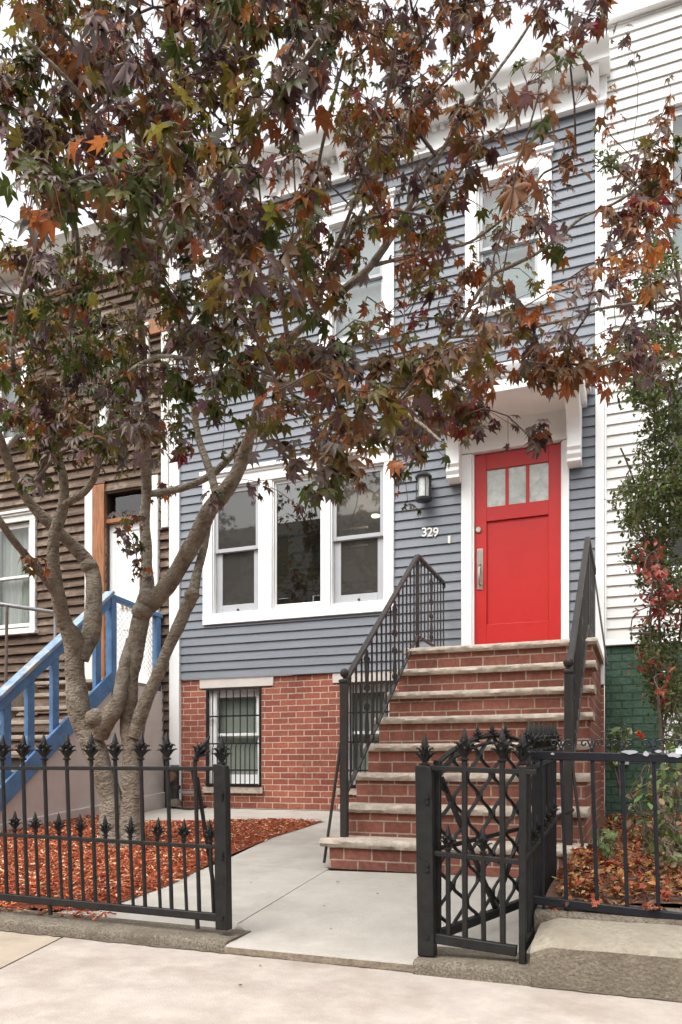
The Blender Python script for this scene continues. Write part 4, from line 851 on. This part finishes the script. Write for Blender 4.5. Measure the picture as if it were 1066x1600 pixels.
a, b = P(-40,940,7.0), P(88,957,7.55); MB().tube([a, P(0,944,7.2), b, b+Vector((0.02,0.06,-0.02))], 0.024, 10).build('handrail', steel_m, pr_)
MB().tube([P(11,946,7.22), P(9,1075,7.22)], 0.018, 8).build('post', M('rusty_post',(0.12,0.09,0.08),0.8,0.3,15), pr_)
MB().tube([P(86,957,7.55), P(86,1040,7.55)], 0.016, 8).build('post', steel_m, pr_)
MB().tube([P(-70,938,6.9), P(-70,1080,6.9)], 0.018, 8).build('post', steel_m, pr_)

# ------------------------------------------------------------------ maple leaf and foliage builders
def leaf_shape(spec, fold=0.10, droop=0.28):
    """palmate leaf, base at the origin, blade along +Y, normal +Z"""
    V, Q = [(0,0,0)], []
    nl = len(spec)
    notch = []
    for i in range(nl+1):
        if i == 0: a, r = spec[0][0]-R(16), 0.10
        elif i == nl: a, r = spec[-1][0]+R(16), 0.10
        else: a = (spec[i-1][0]+spec[i][0])/2; r = 0.46*min(spec[i-1][1], spec[i][1])+0.08
        V.append((r*math.sin(a), r*math.cos(a), fold*r)); notch.append(len(V)-1)
    for i, (a, L, wd) in enumerate(spec):
        t = (L*math.sin(a), L*math.cos(a), -droop*L*L)
        m = 0.50*L; ca, sa = math.cos(a), math.sin(a)
        wl = (m*sa-wd*ca, m*ca+wd*sa, fold*0.8*m-droop*m*m*0.6); wr = (m*sa+wd*ca, m*ca-wd*sa, fold*0.8*m-droop*m*m*0.6)
        mid = (m*sa, m*ca, -droop*m*m)
        k = len(V); V += [t, wl, wr, mid]
        Q += [(0, notch[i], k+1, k+3), (k+3, k+1, k, k), (0, k+3, k+2, notch[i+1]), (k+3, k, k+2, k+2)]
    return np.array(V), Q
SPEC = [(R(-118),0.44,0.10),(R(-76),0.74,0.15),(R(-37),0.93,0.175),(0,1.0,0.18),(R(37),0.93,0.175),(R(76),0.74,0.15),(R(118),0.44,0.10)]
MAPLE = [leaf_shape(SPEC, f, d) for f, d in ((0.12,0.15),(0.18,0.35),(0.05,0.5))]
SPEC5 = [(R(-84),0.64,0.14),(R(-42),0.9,0.185),(0,1.0,0.19),(R(42),0.9,0.185),(R(84),0.64,0.14)]
MAPLE.append(leaf_shape(SPEC5, 0.15, 0.4)); MAPLE.append(leaf_shape(SPEC5, 0.25, 0.7))
def tri_faces(Q): return [q for q in Q]
OVAL = (np.array([(0,0,0),(0.22,0.3,0.04),(0.2,0.7,0.02),(0,1,-0.1),(-0.2,0.7,0.02),(-0.22,0.3,0.04),(0,0.35,-0.02),(0,0.7,-0.05)]), [(0,1,6,6),(1,2,7,6),(2,3,7,7),(3,4,7,7),(4,5,6,7),(5,0,6,6)])
JIT = rng.normal(0, 1, (64, 60, 3))*np.array((0.022, 0.022, 0.045)); JIT[:, 0] = 0
class Leaves:
    def __init__(s): s.V = []; s.F = []; s.T = []; s.n = 0
    def add(s, shape, pos, axis, normal, size, col):
        V, Q = shape; y = np.array(axis); y /= np.linalg.norm(y); z = np.array(normal); z = z-y*z.dot(y); z /= (np.linalg.norm(z)+1e-9); x = np.cross(y, z)
        V = V+JIT[len(s.V) % 64][:len(V)]; s.V.append(np.array(pos)+size*(V[:,0:1]*x+V[:,1:2]*y+V[:,2:3]*z)); s.F += [tuple(i+s.n for i in q) for q in Q]; s.n += len(V); s.T.append(np.tile(col, (len(V),1)))
    def build(s, name, mat, parent=None):
        V = np.concatenate(s.V); T = np.concatenate(s.T); me = bpy.data.meshes.new(name); o = np.array(OFF.get(parent.name, Vector())) if parent else np.zeros(3)
        F = [q if q[2] != q[3] else q[:3] for q in s.F]
        me.from_pydata((V-o).tolist(), [], F); a = me.attributes.new('tint', 'FLOAT_COLOR', 'POINT'); a.data.foreach_set('color', np.c_[np.clip(T,0,1), np.ones(len(T))].astype(np.float32).ravel())
        me.polygons.foreach_set('use_smooth', [True]*len(me.polygons)); me.materials.append(mat); return link(name, me, parent)

# ------------------------------------------------------------------ the maple tree
tree = thing('maple_tree', tuple(G(195,1300)), 'multi stemmed red maple with purple, green and rust leaves in the mulch bed', 'tree')
def cam_pt(x, y, z): p = C(x, y, z); return (p.x, p.y, p.z)
def limb(pts, wpx):
    """pts: (x, y, camera depth); wpx: width in photo pixels at each point -> sampled (point, radius)"""
    arr = [list(cam_pt(*p))+[w_/2/F*p[2]] for p, w_ in zip(pts, wpx)]
    return catmull(arr, 0.032)
LIMBS = [
 limb([(188,1326,6.25),(181,1285,6.25),(172,1240,6.25),(156,1194,6.25),(136,1150,6.25),(122,1105,6.25),(119,1050,6.25),(113,1005,6.2),(97,965,6.1),(90,930,6.0),(84,880,5.9),(86,835,5.85),(100,790,5.8),(98,745,5.7),(88,690,5.6),(100,600,5.4),(112,500,5.2),(122,400,4.9),(110,300,4.6)],[60,46,35,35,36,35,32,32,25,23,21,18,17,15,13,11,9,7,5]),
 limb([(125,1030,6.25),(143,985,6.3),(147,930,6.35),(143,890,6.4),(124,862,6.35),(88,828,6.2),(55,795,6.1),(30,760,6.0),(5,700,5.8),(-30,600,5.4),(-50,480,5)],[27,27,25,24,22,18,16,14,13,10,8]),
 limb([(84,925,5.95),(60,890,5.8),(25,850,5.6),(0,815,5.4),(-40,760,5.2)],[14,12,12,11,9]),
 limb([(206,1326,6.2),(206,1285,6.2),(206,1240,6.2),(204,1180,6.2),(202,1110,6.2),(206,1050,6.2),(214,1000,6.2),(222,955,6.2),(230,930,6.2),(229,880,6.3),(227,830,6.35),(228,775,6.3),(228,700,6.1),(226,620,5.8),(220,500,5.3),(208,380,4.8),(195,250,4.2),(190,120,3.7),(200,0,3.3)],[46,37,31,27,26,24,27,29,26,17,17,16,14,12,11,10,8,7,5]),
 limb([(158,1150,6.2),(165,1128,6.15),(183,1098,6.1),(196,1040,6.15),(206,1000,6.2)],[28,32,24,19,17]),
 limb([(232,945,6.2),(252,925,6.1),(276,895,6.0),(300,850,5.85),(325,800,5.7),(345,775,5.6),(366,745,5.5),(384,705,5.4),(396,660,5.2),(415,590,4.9),(450,535,4.7),(490,497,4.45),(535,455,4.25),(580,415,4.1),(628,345,3.95),(670,270,3.8),(720,190,3.7),(755,140,3.65),(810,66,3.6),(850,0,3.5)],[28,27,26,26,27,26,22,19,15,13,12,12,12,11,10,8,6,5,4,3]),
 limb([(212,1150,6.15),(222,1110,6.1),(240,1065,6.05),(265,1010,6.0),(288,955,5.95),(300,930,5.9),(308,895,5.9),(318,860,5.95),(330,800,6.0)],[24,22,20,19,19,20,14,12,8]),
 limb([(234,772,6.3),(262,768,6.2),(300,757,6.0),(335,738,5.9),(362,712,5.8),(385,690,5.6)],[10,11,11,11,11,9]),
 limb([(340,778,5.6),(328,735,5.7),(312,690,5.8),(303,640,5.8),(300,560,5.6),(330,450,5.1),(370,330,4.5),(400,220,4.0),(450,100,3.6)],[14,12,11,10,9,8,7,6,4]),
 limb([(415,590,4.9),(470,600,4.5),(560,575,4.1),(640,555,3.95),(703,527,3.9),(759,440,3.8),(800,415,3.75),(840,395,3.7),(880,365,3.65),(911,339,3.6),(967,314,3.55),(1010,280,3.5)],[10,8,7,6,6,6,6,5,5,4,4,3]),
 limb([(580,415,4.1),(640,400,4.0),(700,385,3.9),(735,378,3.85),(800,330,3.7),(850,270,3.6)],[6,5,5,4,4,3]),
 limb([(415,590,4.9),(490,600,3.9),(570,615,3.2),(640,650,2.8),(690,690,2.6)],[9,8,7,6,4]),
 limb([(220,500,5.3),(262,400,4.3),(310,320,3.5),(360,250,3.0),(420,170,2.7),(500,60,2.5)],[9,8,8,8,7,6]),
 limb([(262,400,4.3),(230,320,3.4),(180,230,2.9),(120,140,2.6),(40,60,2.5)],[7,6,6,6,5]),
 limb([(100,790,5.8),(140,760,5.5),(160,700,5.2),(190,600,4.6),(240,560,3.9),(300,560,3.2)],[12,11,10,9,7,5]),
 limb([(88,690,5.6),(50,640,5.2),(20,560,4.8),(40,430,4.4),(80,350,4.0)],[10,9,7,6,5]),
 limb([(490,497,4.45),(520,400,4.0),(560,300,3.6),(600,180,3.3),(620,60,3.0)],[8,7,6,6,5]),
 limb([(450,535,4.7),(440,430,4.4),(480,330,4.0),(510,200,3.7),(540,80,3.5)],[8,7,6,5,4]),
 limb([(703,527,3.9),(790,520,3.8),(880,500,3.7),(950,480,3.6),(1040,470,3.5)],[5,4,4,4,3]),
]
tm = MB(); NODES = []; NPAR = []; NR = []
for li, L in enumerate(LIMBS):
    pts, rad = [], []
    for i, q in enumerate(L):
        r = q[3]; p = Vector(q[:3])
        k = 0.12*noise.noise(p*3.2+Vector((li,0,0)))+0.10*noise.noise(p*9)+0.07*noise.noise(p*20)+0.05*noise.noise(p*41)
        off = Vector((noise.noise(p*4+Vector((5,li,0))), noise.noise(p*4+Vector((0,9,li))), 0))*r*0.25
        pts.append(p+off); rad.append(max(0.003, r*(1.0+k)))
        if i % 4 == 0 and p.z > 2.2: NODES.append(np.array(p)); NR.append(r)
    tm.tube(pts, rad, 14 if rad[0] > 0.05 else 9)
for (x, y, z, s) in ((139,884,6.38,0.075),(300,929,5.88,0.06),(150,1122,6.12,0.09),(232,935,6.15,0.09),(222,955,6.15,0.085)):
    c = Vector(cam_pt(x,y,z)); vs = []
    tm.tube([c+Vector((0,0,-s*0.9)),c+Vector((0,0,-s*0.5)),c,c+Vector((0,0,s*0.5)),c+Vector((0,0,s*0.85))],[s*0.3,s*0.85,s,s*0.8,s*0.25],12)
tm.build('trunk', bark_m, tree, recalc=False)
COVER = ["8889999984650","9999977884440","8899666786622","7899977865307","7889977766426","8888977655434","8868777455445","8988777899875","8887569995200","3111112100000","0000000000000"]
GREEN = np.array([0.070,0.088,0.016]); OLIVE = np.array([0.165,0.125,0.024]); PURP = np.array([0.100,0.048,0.048]); MAUVE = np.array([0.185,0.128,0.128])
RUST = np.array([0.275,0.088,0.028]); ORNG = np.array([0.40,0.140,0.034]); REDD = np.array([0.24,0.028,0.032]); BRN = np.array([0.185,0.082,0.036])
def palette(x, y, z):
    right = np.clip((x-380)/350, 0, 1); top = np.clip((330-y)/300, 0, 1)*0.3
    f = np.clip(right*0.75+top, 0, 1)
    if x < 740: f *= 1-0.75*np.clip((y-450)/150, 0, 1)
    wts = np.array([0.24*(1-f)+0.02, 0.22*(1-f)+0.07, 0.17, 0.18, 0.07+0.20*f, 0.03+0.035*f, 0.006+0.022*f, 0.09+0.28*f]); wts /= wts.sum()
    return [GREEN,OLIVE,PURP,MAUVE,RUST,ORNG,REDD,BRN][rng.choice(8, p=wts)]
def depth(x, y):
    base = 4.2
    if x < 480 and y < 520: base = 3.0
    if x < 160 and y > 380: base = 4.9
    if 160 <= x < 350 and y > 430: base = 3.9
    if 350 <= x < 780 and y > 560: base = 3.1
    if x > 480 and y < 560: base = 3.5
    if x > 700: base = 3.5
    if y > 790: base = 6.0
    far = 1.0 if rng.random() < 0.62 else rng.uniform(1.2, 1.7)
    return float(np.clip(rng.normal(base, 0.38)*far, 2.1 if y < 520 else 2.6, 6.6))
GAPS = [(378,195,42,72),(20,270,34,60),(225,20,40,26),(790,95,62,62),(440,60,26,26),(700,150,22,28),(100,255,20,26),(315,640,30,45),(450,310,24,30),(640,470,26,26),(150,610,16,30)]
CL = []
for r_, row in enumerate(COVER):
    for c_, ch in enumerate(row):
        cov = min(int(ch)/10, 0.93)
        if cov <= 0: continue
        need = -math.log(1-cov)*82*80*(0.80 if c_ < 7 else 0.70); got = 0
        while got < need:
            x, y = c_*82+rng.uniform(0, 82), r_*80+rng.uniform(0, 80)
            if y > 690 and 735 < x < 930: got += 300; continue
            z = depth(x, y); ys = y-24*3.2/z
            if any(((x-a_)/c_w)**2+((ys-b_)/d_w)**2 < 1 for a_, b_, c_w, d_w in GAPS) and rng.random() < 0.93: got += 200; continue
            if 742 < x < 930 and ys > 622: got += 300; continue
            if z < 3.6 and 615 < x < 700 and y > 700: got += 300; continue
            CL.append((x, y-24*3.2/z, z)); got += 0.0168*(F/z)**2
for k in range(190):                                           # the crown goes on above the picture and to both sides
    x, y = rng.uniform(-350, 900), rng.uniform(-520, 0); CL.append((x, y, float(rng.uniform(2.4, 5.5))))
for k in range(70): CL.append((rng.uniform(-420, 0), rng.uniform(0, 700), float(rng.uniform(3.5, 6.5))))
for q in ((205,840,6.0),(213,870,6.0),(195,815,6.0),(220,890,6.05),(45,880,5.6),(1010,250,3.5),(1035,210,3.5),(990,330,3.5),(975,360,3.5),(1050,560,3.5),(1020,590,3.5),(985,520,3.5),(515,720,2.9),(508,748,2.9),(530,700,2.9),(645,705,2.9),(840,665,3.6),(835,690,3.6)): CL.append(q)
RAW = [(np.array(cam_pt(*q)), q) for q in CL]
RAW = [(p, q) for p, q in RAW if p[1] < 7.5 and p[2] > 1.2]
root = np.array(cam_pt(260, 800, 6.0)); RAW.sort(key=lambda t: np.linalg.norm(t[0]-root))
PTS = np.array(NODES); PR = list(NR); PARENT = [-1]*len(NODES); nfix = len(NODES)
PA = np.zeros((40000, 3)); PA[:nfix] = PTS; cnt = nfix; CH = []; TIPS = []
for p, q in RAW:
    d = np.linalg.norm(PA[:cnt]-p, axis=1); dz = np.maximum(0, PA[:cnt,2]-p[2]-0.1)*0.6; pen = np.where(np.linalg.norm(PA[:cnt]-root, axis=1) > np.linalg.norm(p-root)+0.1, 0.5, 0)
    i = int(np.argmin(d+dz+pen)); a = PA[i]; L = d[i]; n = max(2, int(L/0.10)); sidev = rng.normal(0, 1, 3)*L*0.10; chain = [i]; prev = i
    for k in range(1, n+1):
        t = k/n; b = a+(p-a)*t+sidev*math.sin(math.pi*t)+np.array((0,0,0.14*L*math.sin(math.pi*t)))+rng.normal(0, 0.008, 3)
        PA[cnt] = b; PARENT.append(prev); PR.append(0); prev = cnt; chain.append(cnt); cnt += 1
    CH.append(chain); TIPS.append((p, q, chain))
acc = np.zeros(cnt)
for _, _, ch in TIPS: acc[ch[-1]] += 0.0022**2.3
for i in range(cnt-1, nfix-1, -1):
    if PARENT[i] >= nfix: acc[PARENT[i]] += acc[i]
rad = np.maximum(acc, 0.0022**2.3)**(1/2.3)
bm_ = MB()
for ch in CH:
    r0 = [min(0.022, rad[i]*1.25) for i in ch[1:]]; bm_.tube([PA[i] for i in ch], [r0[0]]+r0, 5, cap=False)
bm_.build('branchwork', twig_m, tree, recalc=False)
LV = Leaves(); stalk = MB()
for p, q, ch in TIPS:
    base = palette(*q); nl = rng.integers(10, 18); big = 1.0 if q[1] > 560 or q[0] < 480 else 0.88
    ax0 = PA[ch[-1]]-PA[ch[max(0, len(ch)-4)]]; ax0 /= np.linalg.norm(ax0)+1e-9
    for k in range(nl):
        j = ch[max(1, len(ch)-1-int(rng.integers(0, 4)))]; s0 = PA[j]
        out = rng.normal(0, 1, 3); out[2] *= 0.5; out /= np.linalg.norm(out); out = out*0.8+ax0*0.5
        pos = s0+out*rng.uniform(0.03, 0.11)+np.array((0,0,rng.uniform(-0.07, 0.03)))
        axis = out*np.array((1,1,0.35))+np.array((0,0,-rng.uniform(0.35, 1.5))); nrm = np.array((0,0,1.0))+rng.normal(0, 0.40, 3)+out*0.5
        col = base if rng.random() < 0.6 else palette(*q); col = col*rng.uniform(0.7, 1.35)*np.array((1+rng.normal(0,0.08),1+rng.normal(0,0.06),1))
        LV.add(MAPLE[rng.integers(0, 5)], pos, axis, nrm, float(np.clip(rng.normal(0.060, 0.016), 0.024, 0.098))*big, col)
        if q[2] < 4.2: stalk.tube([s0, pos], 0.0014, 3, cap=False)
LV.build('foliage', leaf_m, tree); stalk.build('leaf_stalk', M('red_leaf_stalk', (0.16,0.05,0.045), 0.6), tree, recalc=False)
print('clusters', len(TIPS), 'leaves', len(LV.V))

# ------------------------------------------------------------------ right garden: litter, shrub, creeper, plants
LL = Leaves(); lc_ = [np.array(c) for c in ((0.30,0.12,0.04),(0.38,0.17,0.06),(0.20,0.09,0.05),(0.42,0.26,0.12),(0.12,0.06,0.04),(0.34,0.08,0.04))]
def litz(x, y): return max(gz(y), 0.20) + 0.03 + 0.10*math.exp(-((x+0.05)**2+(y-4.6)**2)/1.2)+0.03*noise.noise(Vector((x*2,y*2,1)))
for k in range(46):                                            # strays on the path, the kerb and the pavement
    x, y = rng.uniform(-3.2, 0.2), rng.uniform(2.3, 7.6)
    if y > 4.8 and x > -2.05: continue
    a = rng.uniform(0, 6.3); z = (gz(y)+0.008) if y > 3.32 else 0.006
    if 3.0 < y < 3.32: continue
    LL.add(MAPLE[rng.integers(0,5)] if rng.random() < 0.4 else OVAL, (x,y,z), (math.cos(a), math.sin(a), 0.05), np.array((0,0,1))+rng.normal(0,0.2,3), rng.uniform(0.010,0.03), lc_[rng.integers(0,6)]*rng.uniform(0.6,1.2))
n = 0
while n < 9000:
    x, y = -0.36+2.6*rng.random()**1.3, 3.38+rng.random()**1.4*4.6
    if y < 3.6 and rng.random() < 0.85: continue
    if x < -0.29 and y > 4.8: continue
    z = (litz(x, y) if y > 3.6 else 0.245)+rng.uniform(0, 0.03); a = rng.uniform(0, 6.3); ax = (math.cos(a), math.sin(a), rng.normal(0, 0.5))
    LL.add(MAPLE[rng.integers(0,5)] if rng.random() < 0.5 else OVAL, (x,y,z), ax, np.array((0,0,1))+rng.normal(0,0.6,3), rng.uniform(0.02,0.05), lc_[rng.integers(0,6)]*rng.uniform(0.6,1.3)); n += 1
tag(LL.build('leaf_litter', litter_m), 'brown and orange fallen leaves covering the bed behind the plain fence', 'leaf litter', kind='stuff')
gm = MB(); NX, NY = 30, 40
gm.add([(-0.40+3.6*i/NX, 3.58+(8.1-3.58)*j/NY, litz(-0.40+3.6*i/NX, 3.58+(8.1-3.58)*j/NY)-0.015) for j in range(NY+1) for i in range(NX+1)], [(j*(NX+1)+i,j*(NX+1)+i+1,(j+1)*(NX+1)+i+1,(j+1)*(NX+1)+i) for j in range(NY) for i in range(NX)], True)
tag(gm.build('planting_bed', soil_m), kind='structure')
bl = MB(); bl.prism([(3.40,0.0),(4.85,0.0),(4.85,0.24),(3.40,0.22)], 'x', -0.40, -0.345); tag(bl.build('bed_edging', kerb_m), kind='structure')
def grow(th, stems, blobs, nleaf, size, cols, shape, twigname='stem', mat=shrub_m, spread=0.12, rstem=0.012, droop=0.3, seed=1):
    """woody stems through given points, leaf sprays round the blobs (centre px x, y, depth, radius px, share)"""
    rg = np.random.default_rng(seed); tb = MB(); nodes = []
    for s in stems:
        cp = catmull([cam_pt(*p) for p in s], 0.05); tb.tube([Vector(p) for p in cp], [rstem*(1-0.6*i/len(cp)) for i in range(len(cp))], 6); nodes += [np.array(p) for p in cp]
    LVs = Leaves()
    for (x, y, z, r, sh) in blobs:
        for k in range(max(1, int(sh))):
            a, rr = rg.uniform(0, 6.3), r*math.sqrt(rg.random()); c = np.array(cam_pt(x+rr*math.cos(a), y+rr*math.sin(a), z+rg.normal(0, 0.16)))
            N = np.array(nodes); d = np.linalg.norm(N-c, axis=1); i = int(np.argmin(d)); s0 = N[i]; m_ = 6; tip = []
            bend = rg.normal(0, 0.03, 3)
            for t in range(m_+1): u = t/m_; tip.append(s0+(c-s0)*u+bend*math.sin(3.14*u)+np.array((0,0,0.05*math.sin(3.14*u))))
            tb.tube([Vector(p) for p in tip], [0.0035]*m_+[0.0015], 4, cap=False)
            if len(nodes) < 900: nodes += tip[3:]
            for q in range(nleaf):
                u = rg.uniform(0.45, 1.0); p = s0+(c-s0)*u+rg.normal(0, spread*0.25, 3); out = rg.normal(0, 1, 3); out[2] -= droop; out /= np.linalg.norm(out)
                LVs.add(shape[rg.integers(0, len(shape))], p, out, np.array((0,0,1))+rg.normal(0,0.5,3), size*rg.uniform(0.6,1.3), cols[rg.integers(0,len(cols))]*rg.uniform(0.7,1.3))
    tb.build(twigname, twig_m, th, recalc=False); LVs.build('foliage', mat, th)
G1 = [np.array(c) for c in ((0.095,0.135,0.035),(0.15,0.20,0.06),(0.075,0.11,0.035),(0.20,0.22,0.08),(0.14,0.14,0.06))]
RD = [np.array(c) for c in ((0.45,0.08,0.07),(0.38,0.05,0.05),(0.50,0.15,0.12),(0.30,0.07,0.05),(0.28,0.12,0.04))]
p = C(1035,1230,4.9)
shb = thing('climbing_shrub', (p.x, p.y, 0.3), 'tall loose green shrub with tiny leaves climbing in front of the white house', 'shrub')
grow(shb, [[(1040,1330,4.9),(1035,1150,4.9),(1030,950,4.8),(1028,800,4.75),(1022,600,4.7),(1025,450,4.7),(1010,330,4.7)], [(1035,1150,4.9),(1062,1000,4.8),(1075,850,4.7),(1080,700,4.7)], [(1030,900,4.8),(1005,800,4.75),(985,735,4.7),(970,700,4.7)], [(1022,600,4.7),(990,560,4.65),(950,550,4.6)], [(1080,560,4.6),(1040,350,4.5),(960,262,4.4),(935,268,4.4)]],
     [(1045,1080,4.9,30,24),(1030,1010,4.8,36,24),(1040,900,4.8,42,36),(1025,800,4.75,50,40),(1045,720,4.7,42,30),(995,780,4.7,32,14),(1000,690,4.7,30,5),(1030,620,4.7,40,24),(985,560,4.65,40,10),(1045,520,4.6,36,20),(1010,440,4.7,30,9),(1045,390,4.6,30,10),(1000,330,4.6,30,6),(945,262,4.4,18,3),(1012,850,4.75,40,26),(1056,660,4.7,30,26),(1058,770,4.7,30,26),(1015,1040,4.85,30,18),(1055,1090,4.85,24,18),(1000,610,4.65,30,12),(1090,800,4.7,40,20),(1090,950,4.7,40,20),(1055,1150,4.9,25,8)],
     34, 0.032, G1, [OVAL], droop=0.0, seed=4)
p = C(1020,1050,4.6)
crp = thing('red_creeper', (p.x, p.y, 0.4), 'creeper with bright red autumn leaves tangled in the green shrub', 'vine')
grow(crp, [[(1035,1200,4.65),(1028,1080,4.6),(1015,990,4.55),(1020,900,4.5),(1005,850,4.5)], [(1015,990,4.55),(985,990,4.5)]],
     [(1022,890,4.5,26,7),(1035,950,4.5,30,10),(1012,860,4.5,16,3),(1052,940,4.5,20,4),(1040,1070,4.55,20,3),(985,988,4.5,10,1),(1000,1030,4.55,18,2)], 7, 0.048, RD, [OVAL, MAPLE[3]], droop=0.7, seed=6)
p = G(965,1250)
LP_ = [np.array(c) for c in ((0.14,0.22,0.07),(0.18,0.25,0.09),(0.10,0.16,0.05))]
gp = thing('garden_plant', (-0.13, 6.6, 0.35), 'light green broad leaved plant against the green brick wall', 'plant')
grow(gp, [[(968,1245,6.5),(967,1190,6.5),(966,1150,6.5)], [(968,1230,6.5),(955,1180,6.5),(950,1155,6.5)], [(968,1230,6.5),(978,1180,6.5),(982,1150,6.5)]], [(965,1155,6.45,20,9),(962,1170,6.45,18,6)], 5, 0.085, LP_, [OVAL], droop=0.3, seed=9)
p2 = C(1040,1290,4.2)
g2_ = thing('garden_plant', (p2.x, p2.y, 0.3), 'straggly green weeds behind the plain fence at the right edge', 'plant')
grow(g2_, [[(1045,1400,4.1),(1040,1320,4.1),(1025,1230,4.15),(1018,1190,4.2)], [(1060,1400,4.0),(1058,1300,4.0),(1064,1200,4.0)], [(1000,1360,4.5),(1010,1290,4.5),(985,1240,4.5)], [(1080,1400,3.9),(1075,1300,3.9)]], [(1030,1230,4.15,28,7),(1055,1250,4.05,28,8),(1050,1320,4.0,30,8),(1062,1210,4.0,20,6),(1010,1290,4.4,20,4),(1070,1350,3.9,26,8),(1040,1180,4.2,20,4),(1000,1225,4.4,22,6),(1045,1275,4.1,26,10),(1062,1330,3.95,24,10),(1025,1330,4.2,24,7),(985,1270,4.5,16,4)], 6, 0.055, G1+LP_[:1]+[np.array((0.25,0.17,0.10)),np.array((0.2,0.12,0.09))], [OVAL], droop=0.6, seed=12)
g3_ = thing('garden_plant', (fX(945,4.0), 4.2, 0.3), 'small green seedling growing up through the fallen leaves by the stoop', 'plant')
grow(g3_, [[(945,1345,4.4),(943,1320,4.4),(940,1310,4.4)]], [(943,1318,4.38,16,6),(952,1330,4.38,12,3)], 5, 0.05, LP_, [OVAL, MAPLE[0]], droop=0.2, seed=15)
fb = thing('flower', tuple(C(1002,1260,4.8)), 'single small orange red bloom above the plain iron fence', 'flower')
a = C(1008,1300,4.8); b = C(1001,1148,4.7)
MB().tube([a, (a+b)/2+Vector((0.03,0,0)), b], 0.004, 5).build('stem', M('green_stem',(0.06,0.09,0.03)), fb)
FL = Leaves()
for k in range(26):
    o = rng.normal(0,1,3); o /= np.linalg.norm(o); FL.add(OVAL, np.array(b)+o*0.006, o, rng.normal(0,1,3), 0.028, np.array((0.55,0.09,0.02))*rng.uniform(0.7,1.2))
FL.build('petals', shrub_m, fb)

# ------------------------------------------------------------------ across the street, seen only as a reflection in the panes
st = tree.copy(); COL.objects.link(st); st.location = (-10.5, -7.5, 0); st.rotation_euler = (0, 0, R(150)); st.scale = (1.25, 1.25, 1.25)
tag(st, 'dark street tree across the road, mirrored in the middle window pane', 'tree')
for ch in list(tree.children):
    c = ch.copy(); COL.objects.link(c); c.parent = st
ob_ = thing('apartment_block', (-12, -17, 0), 'pale block across the road, mirrored faintly in the middle window pane', 'building')
wl = M('pale_render', (0.42,0.42,0.40), 0.9, 0.1, 2); hs_ = [(-30+2.6*i, -28.6+2.6*i, 1.0+3.0*j, 2.9+3.0*j) for i in range(14) for j in range(4)]
m = MB(); wall_open(m, -32, 8, -0.1, 12.5, hs_, -17, 0.15); m.box(-32, 8, -27, -17.4, 12.0, 12.5); m.box(-32,-31.8,-27,-17,0,12.4); m.box(7.8,8,-27,-17,0,12.4); m.build('wall', wl, ob_, recalc=False)
for h in hs_: MB().box(h[0], h[1], -17.2, -17.15, h[2], h[3]).build('window', M('teal_pane', (0.06,0.10,0.11), 0.1) if h is hs_[0] else bpy.data.materials['teal_pane'], ob_)
